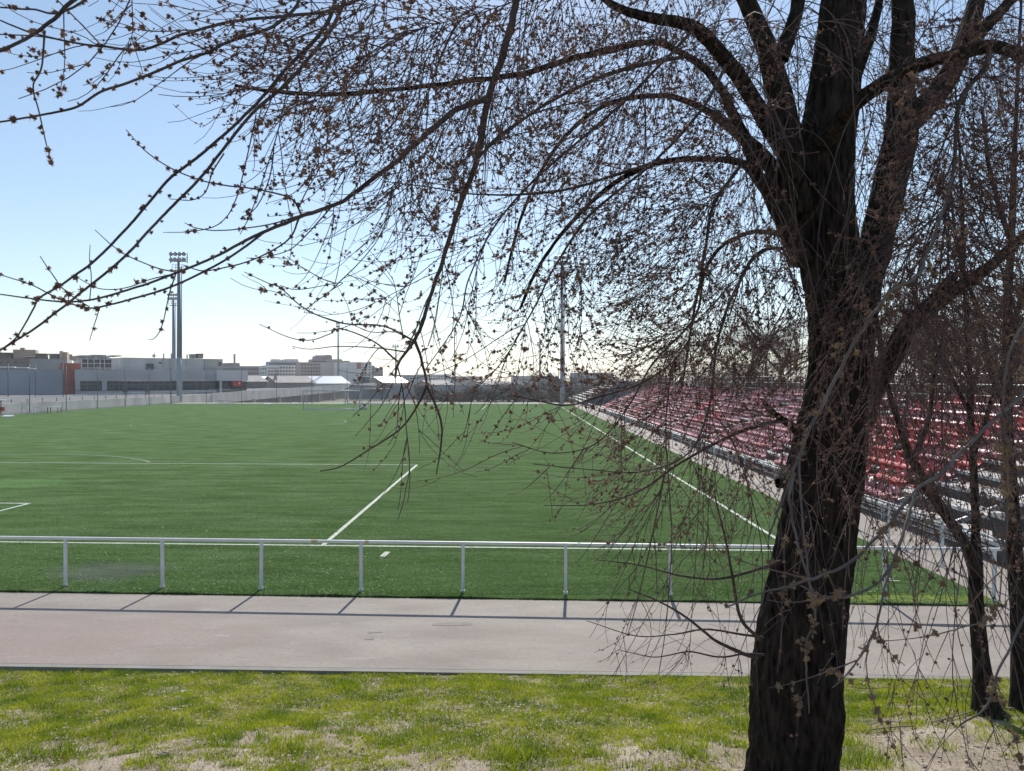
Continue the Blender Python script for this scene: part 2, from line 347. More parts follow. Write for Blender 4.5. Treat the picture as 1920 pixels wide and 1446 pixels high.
# ================================================================== RAILINGS
RAIL_H, RAIL_SP, RY = 0.945, 1.876, 14.17
def railing(name, label, pts, spacing, first=0.0, rust=()):
    """pts: start and end of the run on the ground."""
    a, b_ = np.array(pts[0], float), np.array(pts[1], float); L = np.linalg.norm(b_ - a); u = (b_ - a) / L
    root = empty(name, (a[0], a[1], 0), label, 'railing')
    ang = math.atan2(u[1], u[0])
    mb = MB(); mb.box(-.03, L + .03, -.024, .024, RAIL_H - .047, RAIL_H)
    for s in np.arange(first, L, spacing * 3): mb.box(s - .045, s + .045, -.027, .027, RAIL_H - .050, RAIL_H + .002)
    o = mb.build('top_rail', X['white_paint'], root); o.rotation_euler.z = ang
    post = MB().box(-.027, .027, -.02, .02, -.03, RAIL_H - .048).box(-.034, .034, -.027, .027, -.03, .06).mesh('post')
    post.materials.append(X['white_paint'])
    for i, s in enumerate(np.arange(first, L + .01, spacing)):
        p = link('post', post, None, root); p.location = (u[0] * s, u[1] * s, 0); p.rotation_euler.z = ang
        p.rotation_euler.x = random.uniform(-.008, .008); p.rotation_euler.y = random.uniform(-.012, .012)
    fm = MB().box(-.0355, .0355, -.0285, .0285, .0, .045).mesh('rust_stain'); fm.materials.append(X['rust'])
    for i, s in enumerate(np.arange(first, L + .01, spacing)):
        if random.random() < .45: q = link('rust_stain', fm, None, root); q.location = (u[0] * s, u[1] * s, random.uniform(-.03, .012)); q.rotation_euler.z = ang
    for s, w_ in rust:
        q = MB().box(s - w_ / 2, s + w_ / 2, -.0265, .0265, RAIL_H - .0495, RAIL_H + .0015).build('rust_patch', X['rust'], o)
    return root
xs0 = ground(122, 1103.5)[0] - .035 - RAIL_SP * 4
CORNX = 8.95
railing('railing', 'long white metal railing between the near goal line and the path', [(xs0, sh(xs0, RY, .05)), (CORNX, sh(CORNX, RY, .05))], RAIL_SP, 0,
        rust=[(ground(590, 1110)[0] - xs0, .12), (ground(690, 1110)[0] - xs0, .07), (ground(1330, 1110)[0] - xs0, .10)])
railing('railing', 'white metal railing along the pitch side in front of the bleachers', [(CORNX, sh(CORNX, RY, .05) + .35), (CORNX, 96)], RAIL_SP * 1.25, 0)

# ================================================================== BLEACHERS
def make_seat_mesh(name, m):
    """moulded seat facing -x, 0.42 wide along y, base at z=0: pan, curved back, side lips."""
    mb = MB(); wv = .205
    prof = [(-.20, .13), (-.205, .165), (-.08, .15), (.07, .145), (.135, .20), (.165, .33), (.18, .43), (.165, .445)]
    for i in range(len(prof) - 1):
        (x0, z0), (x1, z1) = prof[i], prof[i + 1]
        w0 = wv * (1 if i < 5 else .94); w1 = wv * (1 if i < 4 else .94 if i < 5 else .86)
        dx = .0 ; c0 = .018
        mb.add([(x0, -w0, z0 + c0), (x0, 0, z0), (x0, w0, z0 + c0), (x1, -w1, z1 + c0), (x1, 0, z1), (x1, w1, z1 + c0)], [(0, 3, 4, 1), (1, 4, 5, 2)])
    mb.add([(.165, -.176, .463), (.165, 0, .445), (.165, .176, .463), (.19, -.17, .2), (.185, 0, .2), (.19, .17, .2)], [(0, 1, 4, 3), (1, 2, 5, 4)])
    mb.box(-.10, .12, -.04, .04, 0, .14)
    me = mb.mesh(name, True); me.materials.append(m); return me
SEATS = [make_seat_mesh('seat', X[k]) for k in ('seat_red', 'seat_faded', 'seat_plum')]
ROWS, TREAD, RISE, Z0 = 9, .74, .30, .46
def bleacher(name, label, x0, y0, y1, seat_from, seated=True):
    root = empty(name, (x0, y0, 0), label, 'bleachers'); O = (x0, y0, 0)
    cols = np.arange(seat_from, y1 - .6, .50); col_state = rng.random((ROWS, len(cols) + 2))
    for r in range(ROWS):
        xa = x0 + r * TREAD; z = Z0 + r * RISE
        MB(O).box(xa, xa + TREAD * .86, y0, y1, z - .05, z).build('bench_plank', X['tread'], root)
        MB(O).box(xa - .035, xa - .002, y0 - .02, y1 + .02, z - .075, z + .004).build('plank_edge', X['steel_light'], root)
        if r: MB(O).box(xa + .06, xa + .08, y0 + .01, y1 - .01, z - RISE + .03, z - .053).build('riser', X['riser_shade'], root)  # riser coloured dark to stand for the shaded void behind the plank
    for y in np.arange(y0 + .4, y1, 3.0):            # raking frames
        mb = MB(O); xe = x0 + ROWS * TREAD - .2; ze = Z0 + ROWS * RISE - .45
        mb.hexa([(x0 + .05, y - .04, Z0 - .2), (xe, y - .04, ze - .12), (xe, y + .04, ze - .12), (x0 + .05, y + .04, Z0 - .2),
                 (x0 + .05, y - .04, Z0 - .08), (xe, y - .04, ze), (xe, y + .04, ze), (x0 + .05, y + .04, Z0 - .08)])
        for xx, zz in ((x0 + .1, Z0 - .1), (x0 + 2.6, Z0 + .8), (x0 + 5.6, Z0 + 1.9)): mb.box(xx - .035, xx + .035, y - .035, y + .035, 0, zz)
        mb.build('frame', X['steel_light'], root)
    for zz in (.14, .28): MB(O).box(x0 + .02, x0 + .05, y0, y1, zz, zz + .035).build('front_bar', X['steel_light'], root)
    xb = x0 + ROWS * TREAD + .1; zb = Z0 + ROWS * RISE
    for dz in (.15, .55, .95): MB(O).tube([(xb, y0, zb + dz), (xb, y1, zb + dz)], .025, 6).build('back_rail', X['steel_light'], root)
    for y in np.arange(y0, y1 + .1, 3.0): MB(O).tube([(xb, y, 0), (xb, y, zb + .95)], .03, 6).build('back_post', X['steel_light'], root)
    if seated:
        spots = []
        for r in range(ROWS):
            for j, y in enumerate(cols):
                if (j % 23) in (20, 21, 22): continue                    # stair aisles
                if rng.random() < .05: continue                          # missing seats
                patch = math.sin(j * .31 + r * 1.1) + .8 * math.sin(j * .13 - r * .7 + 2) + (.9 if y < 31 and r > 0 else -.75) - (.9 if r == 0 else 0)
                k = 0 if patch > .45 else (2 if patch > -.55 else 1)
                if rng.random() < .1: k = int(rng.integers(0, 3))
                spots.append((y, r, k))
        spots.sort(key=lambda s_: s_[0] ** 2 + (x0 + s_[1] * TREAD) ** 2)
        for y, r, k in spots[:300]:
            o = link('seat', SEATS[k], None, root); o.location = (r * TREAD + .36, y - y0, Z0 + r * RISE + .001)
            o.rotation_euler.z = random.uniform(-.03, .03)
        for k in range(3):                                                # the seats farther away
            rest = [(y, r) for y, r, kk in spots[300:] if kk == k]
            if not rest: continue
            me = SEATS[k]; v = np.zeros(len(me.vertices) * 3, np.float32); me.vertices.foreach_get('co', v); v = v.reshape(-1, 3)
            fs = [list(p.vertices) for p in me.polygons]; fs = np.array([f for f in fs if len(f) == 4])
            Vt = np.concatenate([v + np.array([r * TREAD + .36, y - y0, Z0 + r * RISE + .001]) for y, r in rest])
            Ft = np.concatenate([fs + i * len(v) for i in range(len(rest))])
            tag(link('far_seats', np_mesh('far_seats', Vt, Ft), [X['seat_red'], X['seat_faded'], X['seat_plum']][k], root), kind='stuff')
    return root
bleacher('bleachers', 'long red-seated bleachers along the right side of the pitch', 10.15, 12.2, 97.0, 21.6)
b2 = bleacher('bleachers', 'far unseated white-stepped bleachers with a dark slate end panel', 10.15, 117.0, 150.0, 0, False)
MB((10.15, 117, 0)).add([(9.9, 116.9, 0), (17, 116.9, 0), (17, 116.9, 4.0), (16.2, 116.9, 3.6), (9.9, 116.9, .62), (9.9, 116.8, 0), (17, 116.8, 0), (17, 116.8, 4.0), (16.2, 116.8, 3.6), (9.9, 116.8, .62)],
    [(0, 1, 2, 3, 4), (9, 8, 7, 6, 5), (0, 5, 6, 1), (1, 6, 7, 2), (2, 7, 8, 3), (3, 8, 9, 4), (4, 9, 5, 0)]).build('end_panel', X['panel_slate'], b2)

# wheelie bin at the near end of the bleachers
g = ground(1893, 1062); bin_ = empty('rubbish_bin', (g[0] + .1, g[1], 0), 'dark grey wheeled rubbish bin by the near bleacher end', 'bin')
mb = MB(); mb.hexa([(-.24, -.28, .08), (.24, -.28, .08), (.24, .26, .08), (-.24, .26, .08), (-.30, -.36, .98), (.30, -.36, .98), (.30, .34, .98), (-.30, .34, .98)])
mb.box(-.32, .32, -.38, .36, .94, .985); bb = mb.build('body', X['bin_plastic'], bin_)
MB().hexa([(-.325, -.385, .99), (.325, -.385, .99), (.325, .40, .99), (-.325, .40, .99), (-.28, -.33, 1.05), (.28, -.33, 1.05), (.28, .37, 1.05), (-.28, .37, 1.05)]).build('lid', X['bin_plastic'], bin_)
MB().tube([(-.27, .46, .95), (.27, .46, .95)], .018).build('handle', X['bin_plastic'], bin_)
for s in (-1, 1): MB().tube([(s * .25, .27, .10), (s * .30, .27, .10)], .10, 14).build('wheel', X['steel_dark'], bin_)
mb = MB()                                                              # round swirl emblem on the front
for rr in (.075, .045): mb.tube([(rr * math.cos(t), -.352 + (.72 - rr * math.sin(t) - .72) * .085, .72 + rr * math.sin(t)) for t in np.linspace(.3, 5.6, 18)], .010, 4)
mb.build('emblem', X['bin_mark'], bb)

# ================================================================== FENCES
def fence(name, label, pts, h, spacing, mesh_step=.34, post_r=.045, z=0.0):
    a = np.array(pts[0], float); b_ = np.array(pts[1], float); L = np.linalg.norm(b_ - a); u = (b_ - a) / L; ang = math.atan2(u[1], u[0])
    root = empty(name, (a[0], a[1], z), label, 'fence')
    pm = MB().tube([(0, 0, -.1), (0, 0, h)], post_r, 8).mesh('post', True); pm.materials.append(X['fence_post'])
    n_ = int(round(L / spacing))
    for i in range(n_ + 1):
        p = link('post', pm, None, root); p.location = (u[0] * L * i / n_, u[1] * L * i / n_, 0)
    mb = MB()
    for zz in (.06, h * .5, h - .03): mb.tube([(0, 0, zz), (L, 0, zz)], .012, 4)
    o = mb.build('tension_wire', X['fence_wire'], root); o.rotation_euler.z = ang
    # chain link: crossing diagonal wires as thin flat ribbons
    st = np.arange(-h, L, mesh_step); V = []; wr = .0035
    for sgn in (1, -1):
        s0 = st if sgn > 0 else st + h
        s1 = s0 + sgn * h
        za = np.full_like(s0, .05); zb = np.full_like(s0, h - .05)
        def clip(s_a, z_a, s_b, z_b):
            t0 = np.zeros_like(s_a); t1 = np.ones_like(s_a); d = s_b - s_a
            lo, hi = (0 - s_a) / d, (L - s_a) / d
            tl, th = np.minimum(lo, hi), np.maximum(lo, hi)
            return np.maximum(t0, tl), np.minimum(t1, th)
        t0, t1 = clip(s0, za, s1, zb); ok = t1 > t0
        A = np.stack([s0 + (s1 - s0) * t0, np.zeros_like(s0), za + (zb - za) * t0], -1)[ok]; B = np.stack([s0 + (s1 - s0) * t1, np.zeros_like(s0), za + (zb - za) * t1], -1)[ok]
        off = np.array([-sgn * .7 * wr, 0, .7 * wr])
        V.append(np.stack([A - off, B - off, B + off, A + off], 1))
    V = np.concatenate(V).reshape(-1, 3); Fq = np.arange(len(V)).reshape(-1, 4)
    o = tag(link('wire_mesh', np_mesh('wire_mesh', V, Fq, False), X['fence_wire'], root), kind='stuff'); o.rotation_euler.z = ang
    return root
FH = 5.7
fence('boundary_fence', 'tall chain link fence along the left side of the pitch', [(-56.2, 74), (-56.2, 124.6)], FH, 7.2)
fence('boundary_fence', 'tall chain link fence behind the far goals', [(-56.1, 124.7), (12.5, 124.7)], FH, 5.85)
fence('boundary_fence', 'chain link fence at the far right corner by the dark end panel', [(8.9, 98.5), (8.9, 124.6)], FH, 6.5)

# ================================================================== LEFT TERRACE, RETAINING WALL, DECK
wall = empty('retaining_wall', (-58.1, 70, 0), 'stained pale concrete retaining wall beyond the left fence', 'wall')
for i, y in enumerate(np.arange(70, 146, 4.0)):
    MB((-58.1, 70, 0)).box(-58.35, -58.05 + (.012 if i % 2 else 0), y + .01, y + 3.98, -2.4, 1.14 + .012 * (i % 3)).build('wall_panel', X['stained_concrete'], wall)
struct(MB().box(-170, -58.36, 60, 330, -2.45, 1.02).build('terrace', X['terrace']))
rl = empty('terrace_railing', (-60, 70, 1.02), 'low white double railing on the terrace above the retaining wall', 'railing')
for zz in (.55, .82): MB((-60, 70, 1.02)).box(-60.03, -59.97, 70, 190, 1.02 + zz, 1.07 + zz).build('rail', X['white_paint'], rl)
for y in np.arange(70, 190.1, 3): MB((-60, 70, 1.02)).box(-60.03, -59.97, y - .03, y + .03, 1.0, 1.56).build('post', X['steel_dark'], rl)
deck = empty('elevated_deck', (-57.9, 147, 0), 'long pale concrete elevated deck on piers receding behind the left fence', 'viaduct')
mb = MB((-57.9, 147, 0))
mb.hexa([(-58.35, 146.2, -.7), (-57.9, 146.2, -.7), (-54.5, 300, .55), (-55.2, 300, .55), (-58.35, 146.2, 1.25), (-57.9, 146.2, 1.25), (-54.5, 300, 2.6), (-55.2, 300, 2.6)]).build('fascia', X['stained_concrete'], deck)
for i in range(9):
    y = 150 + i * 17; MB((-57.9, 147, 0)).box(-58.2 + .02 * (y - 146), -57.5 + .02 * (y - 146), y, y + .8, -2.5, -.4 + .008 * (y - 146)).build('pier', X['concrete'], deck)
MB((-57.9, 147, 0)).hexa([(-58.4, 146.2, 1.251), (-57.93, 146.2, 1.251), (-54.53, 300, 2.601), (-55.2, 300, 2.601), (-58.4, 146.2, 1.33), (-57.93, 146.2, 1.33), (-54.53, 300, 2.68), (-55.2, 300, 2.68)]).build('parapet_cap', X['concrete'], deck)
for i in range(24):
    y = 150 + i * 6; xx = -58.0 + .0221 * (y - 146.2); MB((-57.9, 147, 0)).box(xx - .04, xx + .02, y - .03, y + .03, 1.3 + .0088 * (y - 146), 1.9 + .0088 * (y - 146)).build('baluster', X['galvanised'], deck)

# ================================================================== BUILDINGS
class Wall:
    """A vertical facade plane through two picture columns at given depths; builds real boxes on it."""
    def __init__(s, pa, da, pb, db):
        s.a = at(pa, 712, da)[:2]; s.b = at(pb, 712, db)[:2]; s.u = (s.b - s.a) / np.linalg.norm(s.b - s.a)
        s.nrm = np.array([-s.u[1], s.u[0]])                 # away from the camera
        s.org = np.array([s.a[0], s.a[1], 0.0])
    def uz(s, px, py):
        r = ray(px, py); A = np.array([[r[0], -s.u[0]], [r[1], -s.u[1]]]); t, uu = np.linalg.solve(A, s.a - CAM[:2]); return uu, CAM[2] + r[2] * t
    def rect(s, x0, x1, y0, y1):
        u0 = s.uz(x0, 712)[0]; u1 = s.uz(x1, 712)[0]; xm = (x0 + x1) / 2; return u0, u1, s.uz(xm, y1)[1], s.uz(xm, y0)[1]
    def P(s, uu, t, z): return (s.a[0] + s.u[0] * uu + s.nrm[0] * t, s.a[1] + s.u[1] * uu + s.nrm[1] * t, z)
    def bx(s, mb, u0, u1, z0, z1, t0, t1):
        return mb.hexa([s.P(u0, t0, z0), s.P(u1, t0, z0), s.P(u1, t1, z0), s.P(u0, t1, z0), s.P(u0, t0, z1), s.P(u1, t0, z1), s.P(u1, t1, z1), s.P(u0, t1, z1)])
    def box(s, mb, x0, x1, y0, y1, t0, t1, zlow=None):
        u0, u1, z0, z1 = s.rect(x0, x1, y0, y1)
        return s.bx(mb, u0, u1, z0 if zlow is None else zlow, z1, t0, t1)
def building(name, label, cat='building'):
    return name, label, cat
def part(W, root, name, m, rects, t0, t1, zlow=None):
    for (x0, x1, y0, y1) in rects: W.box(MB(root.location), x0, x1, y0, y1, t0, t1, zlow).build(name, X[m], root)
def windows(W, root, x0, x1, y0, y1, nx, ny, fill=(.6, .55), m='glass_far', name='window', t=-.06):
    cw, ch = (x1 - x0) / nx, (y1 - y0) / ny
    for j in range(ny):
        for i in range(nx):
            cx, cy = x0 + (i + .5) * cw, y0 + (j + .5) * ch
            W.box(MB(root.location), cx - cw * fill[0] / 2, cx + cw * fill[0] / 2, cy - ch * fill[1] / 2, cy + ch * fill[1] / 2, t, .05).build(name, X[m], root)

# --- sports hall
W = Wall(141, 150, 463, 168); hall = empty('sports_hall', W.org + [0, 0, 1], 'long grey sports hall with ribbon windows and a red awning', 'building')
zt = 1.0; O = hall.location
part(W, hall, 'upper_wall', 'gym_panel', [(141, 405, 693.8, 714.3)], 0, 14)
part(W, hall, 'upper_wall', 'gym_panel_light', [(405.2, 463.5, 694.6, 714.3)], -.6, 14)
part(W, hall, 'base_wall', 'gym_panel', [(141, 405, 732.6, 741)], 0, .4, zt)
part(W, hall, 'pier', 'gym_panel', [(141, 150.3, 714.4, 732.5), (191.3, 200.3, 714.4, 732.5)], 0, .4)
part(W, hall, 'column', 'gym_panel_light', [(411, 415.4, 714.4, 736)], -.4, 0, zt)
part(W, hall, 'back_wall', 'panel_slate', [(141, 463, 714.5, 741)], 5, 5.3, zt)
for x0, x1, k in ((150.4, 191.2, 3), (200.4, 405, 17), (417, 433, 2), (450, 463, 3)):
    for i in range(k):
        a_, b_ = x0 + (x1 - x0) * i / k, x0 + (x1 - x0) * (i + 1) / k
        o = W.box(MB(O), a_ + .35, b_ - .35, 715.2, 732.4, .16, .2).build('window', X['glass_dark'], hall)
        W.box(MB(O), a_ - .35, a_ + .35, 714.5, 732.5, .05, .25).build('mullion', X['frame_metal'], o)
    W.box(MB(O), x0, x1, 720.2, 720.9, .04, .24).build('transom', X['frame_metal'], hall)
for i, (a_, b_) in enumerate(((306, 313), (318, 322), (330, 336), (345, 350), (358, 363), (372, 378), (386, 391))):
    W.box(MB(O), a_, b_, 724, 732, 1.2, 1.6).build('poster', X['wall_white'], hall)
# sawtooth emblem on the wall
mb = MB(O)
for r_ in range(4):
    for i in range(6):
        x0 = 382.5 + i * 3.5; y0 = 702 + r_ * 2.6
        for k_ in range(2):
            xa = x0 + k_ * 1.7; p0 = W.rect(xa, xa + 1.2, y0, y0 + 1.7)
            mb.add([W.P(p0[0], -.04, p0[2 + (i + k_ + r_) % 2]), W.P(p0[1], -.04, p0[2 + (i + k_ + r_) % 2]), W.P((p0[0] + p0[1]) / 2 + .2, -.04, p0[3 - (i + k_ + r_) % 2])], [(0, 1, 2)])
mb.build('emblem', X['sign_blue'], hall)
# awning: quarter barrel
u0, u1, za, zb = W.rect(433, 450.5, 714.8, 723.8); mb = MB(O); k = 8; pts = []
for uu in (u0, u1):
    for i in range(k + 1):
        a_ = math.pi / 2 * i / k; pts.append(W.P(uu, -.65 - 1.5 * math.sin(a_), za + (zb - za) * math.cos(a_)))
    pts.append(W.P(uu, -.65, za))
fs = [(i, i + 1, k + 2 + i + 1, k + 2 + i) for i in range(k)] + [tuple(range(k + 2)), tuple(range(2 * k + 3, k + 1, -1))]
aw = mb.add(pts, fs).build('awning', X['awning_red'], hall)
W.box(MB(O), 442.5, 445.5, 717.3, 720.3, -2.06, -2.0).build('awning_emblem', X['wall_white'], aw)
# upper storey
W2 = Wall(228, 158, 417, 170); up = empty('plant_storey', W2.org + [0, 0, 5.5], 'stained concrete upper block with rooftop pipes above the sports hall', 'building')
part(W2, up, 'wall', 'stained_concrete', [(228.5, 383, 672.5, 697)], 0, 12); part(W2, up, 'wall', 'concrete', [(383.2, 416.5, 673.3, 697)], -.5, 12)
part(W2, up, 'coping', 'stained_concrete', [(228, 383.2, 671.8, 672.7)], -.12, 12.2)
part(W2, up, 'opening', 'panel_slate', [(274.3, 287.3, 682, 691.8), (298.7, 301.8, 679, 682), (408, 414.5, 679, 686.5)], -.53, .02)
for xp, ya, yb in ((306.5, 663, 692), (320.8, 663, 692.5), (350.5, 664.8, 684)): part(W2, up, 'pipe', 'steel_light', [(xp - 1.1, xp + 1.1, ya, yb)], -.35, -.1)
part(W2, up, 'vent_housing', 'wall_grey', [(360, 369.5, 665.6, 672), (372.5, 382.5, 664.8, 672)], .5, 2.5); part(W2, up, 'vent_cap', 'steel_dark', [(359.2, 370.3, 664.2, 665.4), (371.8, 383.2, 663.2, 664.6)], .3, 2.7)
pd = W2.P(W2.uz(291.5, 668)[0], 1, W2.uz(291.5, 668)[1]); MB(O := up.location).tube([(pd[0], pd[1], pd[2] - .6), (pd[0], pd[1], pd[2] + .9)], .04, 6).build('dish_mast', X['steel_dark'], up)
MB(O).tube([(pd[0], pd[1] - .1, pd[2]), (pd[0] + .02, pd[1] - .16, pd[2] + .05), (pd[0] + .03, pd[1] - .3, pd[2] + .08)], [.08, .32, .36], 14).build('dish', X['steel_light'], up)
# red brick block
W3 = Wall(120, 151, 157, 153); br = empty('brick_tower', W3.org + [0, 0, 1], 'red brick block between the plain grey wall and the sports hall', 'building')
part(W3, br, 'wall', 'brick_red', [(120, 140.8, 688, 741)], -.6, 4, zt); part(W3, br, 'parapet', 'brick_red', [(120, 157, 680.3, 693.5)], 4.1, 9)
# plain grey hall on the left
W4 = Wall(-160, 146, 118, 151); gh = empty('plain_hall', W4.org + [0, 0, 1], 'plain windowless grey rendered hall at the far left', 'building')
part(W4, gh, 'wall', 'grey_render', [(-160, 118, 693.6, 746)], 0, 16, zt)
part(W4, gh, 'coping', 'wall_grey', [(-160, 118.3, 692.8, 693.7)], -.1, 16.2)
for i, xp in enumerate((15, 66.5, 118.3)):
    p0 = at(xp, 712, 128); o = MB((p0[0], p0[1], 1)).tube([(p0[0], p0[1], 1.0), (p0[0], p0[1], 6.6)], .07, 8).build('terrace_pole', X['fence_post'], None, True)
    o.location = (p0[0], p0[1], 1.0)
    tag(o, ['slim dark pole on the terrace, leftmost of three before the grey hall', 'slim dark pole on the terrace, middle of three before the grey hall', 'slim dark pole on the terrace beside the red brick block'][i], 'pole', 'poles before the grey hall')
# dark entrance portal on the terrace
W5 = Wall(232, 146, 281, 149); po = empty('entrance_portal', W5.org + [0, 0, 1], 'dark grey square entrance frame standing before the sports hall windows', 'portal')
part(W5, po, 'jamb', 'steel_dark', [(232, 239, 727, 742), (274, 281, 727, 742)], 0, 1, zt); part(W5, po, 'lintel', 'steel_dark', [(232, 281, 721.6, 726.9)], 0, 1)

# --- housing behind the halls
W = Wall(-60, 215, 125, 225); h1 = empty('apartment_block', W.org, 'brownish apartment block behind the plain grey hall', 'building'); Z = -2.4
part(W, h1, 'wall', 'wall_brown', [(-60, 55, 672.5, 700)], 0, 14, Z); part(W, h1, 'wall', 'wall_grey', [(55.2, 126, 673, 700)], -.3, 14, Z)
part(W, h1, 'penthouse', 'wall_ochre', [(21, 64.5, 655, 672.4), (112, 124, 659.5, 672.6)], 3, 9); part(W, h1, 'chimney', 'wall_ochre', [(35.5, 43.5, 651.5, 655.2), (110, 116, 657.8, 672)], 2.2, 4.5)
part(W, h1, 'penthouse', 'wall_brown', [(-20, 18, 662, 672.4), (66, 84, 664, 672.6), (90, 108, 664.5, 672.6)], 3, 8)
part(W, h1, 'roof_slab', 'wall_mauve', [(-22, 20, 660.5, 661.9), (64.8, 86, 662.4, 663.9), (89, 109.5, 662.8, 664.4)], 2.2, 9)
part(W, h1, 'awning', 'wall_white', [(43, 66, 668.2, 669.2)], 1, 3)
windows(W, h1, 52, 122, 680, 690, 6, 1, (.5, .8)); windows(W, h1, -20, 50, 676, 684, 5, 1, (.35, .5))
W = Wall(-40, 190, 62, 195); tr = empty('canopy_roof', W.org, 'low pale canopy roofs showing over the plain grey hall', 'roof')
part(W, tr, 'roof_panel', 'roof_metal', [(-40, 27, 687.2, 689.5), (30, 52, 688.5, 690.4), (52.3, 64, 690.5, 692)], 0, 5); part(W, tr, 'support', 'wall_grey', [(-40, 60, 690.6, 700)], 1, 4.5, 1)
W = Wall(150, 260, 228, 268); h2 = empty('apartment_block', W.org, 'white balconied apartment terrace left of the stained concrete block', 'building')
part(W, h2, 'wall', 'wall_white', [(152, 228, 671, 700)], 1.2, 14, Z)
for j, (ya, yb) in enumerate(((673.2, 674.2), (681.4, 682.6), (689.6, 690.8))): part(W, h2, 'balcony_slab', 'wall_white', [(153, 224, ya, yb)], -.9, 1.18)
for xx in (153, 164, 176, 187, 195.5, 210, 222): part(W, h2, 'party_wall', 'wall_white', [(xx - .6, xx + .6, 672, 699)], -.7, 1.1)
windows(W, h2, 154, 222, 674.3, 681.2, 9, 1, (.62, .85), t=1.1); windows(W, h2, 154, 222, 682.8, 689.4, 9, 1, (.62, .85), t=1.1)
part(W, h2, 'roof', 'roof_tile', [(150, 172, 666.3, 670.8), (174, 199, 665.4, 670.9), (208, 228.5, 666.4, 668)], 0, 12)
part(W, h2, 'dormer', 'wall_white', [(160, 165, 668, 673), (178, 184, 668.5, 673), (200, 206, 667, 673)], .2, 4); part(W, h2, 'dormer', 'wall_ochre', [(128, 136, 664.5, 674), (133, 144, 668, 676)], 0, 4)

# --- distant apartments
def apartment(label, x0, x1, ytop, d, wallm, rows, cols, fill, name='apartment_block', ybot=716, extra=None, depth=22, dd=None):
    Wl = Wall(x0, d, x1, dd or d * 1.02); rt = empty(name, Wl.org, label, 'building'); zl = -2.4
    part(Wl, rt, 'wall', wallm, [(x0, x1, ytop, ybot)], 0, depth, zl)
    windows(Wl, rt, x0 + .8, x1 - .8, ytop + 1.2, ybot - 4, cols, rows, fill, t=-.1)
    if extra: extra(Wl, rt)
    return Wl, rt
def ex(Wl, rt):
    part(Wl, rt, 'roof_step', 'wall_mauve', [(431, 452, 680.6, 686.9), (418, 432, 683.5, 687)], 2, 15); part(Wl, rt, 'chimney', 'wall_grey', [(436, 438, 664, 690)], -3, -1.5)
apartment('low grey-mauve housing right behind the hall roof with a slim chimney', 417, 462, 687, 420, 'wall_grey', 3, 9, (.5, .45), extra=ex)
apartment('grey housing block between the hall and the pale banded apartments', 462.3, 486, 687.5, 480, 'wall_mauve', 3, 6, (.5, .45))
apartment('small pale block next to the banded apartments', 486.3, 500.6, 686.5, 520, 'wall_white', 3, 3, (.4, .4))
def ex(Wl, rt):
    part(Wl, rt, 'setback', 'wall_grey', [(508, 563, 678, 684.9)], 3, 20); part(Wl, rt, 'roof_house', 'wall_white', [(515, 528, 673.2, 678), (530, 538, 674, 678), (540, 563, 673, 678)], 6, 16)
    part(Wl, rt, 'window', 'glass_far', [(506, 564, 681, 684)], 2.8, 3.1)
    part(Wl, rt, 'balcony', 'wall_white', [(502, 523, 687.2, 689.2), (502, 523, 692.8, 694.8), (502, 523, 698.4, 700.6)], -1.4, -.12)
apartment('pale apartment block with dark horizontal window bands, left of the tall mauve block', 501, 563, 685, 560, 'wall_white', 4, 11, (.62, .5), extra=ex)
def ex(Wl, rt):
    part(Wl, rt, 'setback', 'wall_mauve', [(587, 630, 673.5, 679.4)], 4, 22); part(Wl, rt, 'roof_house', 'wall_mauve', [(593, 613, 667.5, 673.4), (614, 626, 666.5, 673.4)], 7, 18)
    part(Wl, rt, 'roof_cap', 'wall_grey', [(597, 612, 665.6, 667.4), (615.5, 624.5, 664.9, 666.4)], 8, 16); part(Wl, rt, 'window', 'glass_far', [(588, 629, 676.8, 678.9)], 3.8, 4.1)
    part(Wl, rt, 'stair_recess', 'wall_brown', [(621, 630, 684, 712)], -.14, .1)
apartment('tall mauve apartment block with a stepped rounded penthouse', 563.3, 637, 679.5, 540, 'wall_tan', 5, 13, (.6, .42), extra=ex)
def ex(Wl, rt):
    part(Wl, rt, 'roof_house', 'wall_tan', [(639, 649, 673.5, 679.9), (656, 663, 676.3, 679.9)], 4, 16)
    for yy in (685.6, 691.6, 697.6, 703.6, 709.6): part(Wl, rt, 'balcony', 'wall_beige', [(652, 661, yy, yy + 2.2)], -1.5, -.12)
apartment('beige apartment block with balconies right of the mauve block', 637.3, 668.6, 680, 500, 'wall_beige', 6, 6, (.66, .42), extra=ex)
def ex(Wl, rt): part(Wl, rt, 'brick_bay', 'brick_red', [(669, 676.5, 680.5, 692)], -.3, .1); part(Wl, rt, 'bay', 'wall_white', [(669.2, 676.4, 692.2, 716)], -.6, .1)
apartment('white apartment block with a small red brick bay', 668.9, 697, 679.3, 480, 'wall_white', 6, 4, (.5, .36), extra=ex)
def ex(Wl, rt): part(Wl, rt, 'roof_house', 'wall_mauve', [(697, 707, 685.5, 690), (709, 712, 689, 693)], 2, 9)
apartment('greyish end block at the right of the apartment group', 697.3, 718, 690, 520, 'wall_mauve', 5, 5, (.55, .4), extra=ex)
apartment('low distant grey block right of the slim floodlight', 762, 800, 703.2, 620, 'wall_grey', 2, 8, (.6, .4))
apartment('low distant pale block behind the far fence', 800.5, 846, 702.2, 680, 'wall_white', 2, 9, (.6, .4))
apartment('faint distant block left of the right floodlight mast', 858, 905, 706.0, 760, 'wall_mauve', 2, 7, (.5, .4))
apartment('faint distant block showing between the twigs beside the right mast', 975, 1035, 705.0, 800, 'wall_grey', 2, 8, (.5, .4))
apartment('faint distant block behind the far bleachers', 1090, 1150, 699.0, 700, 'wall_grey', 3, 8, (.5, .4))

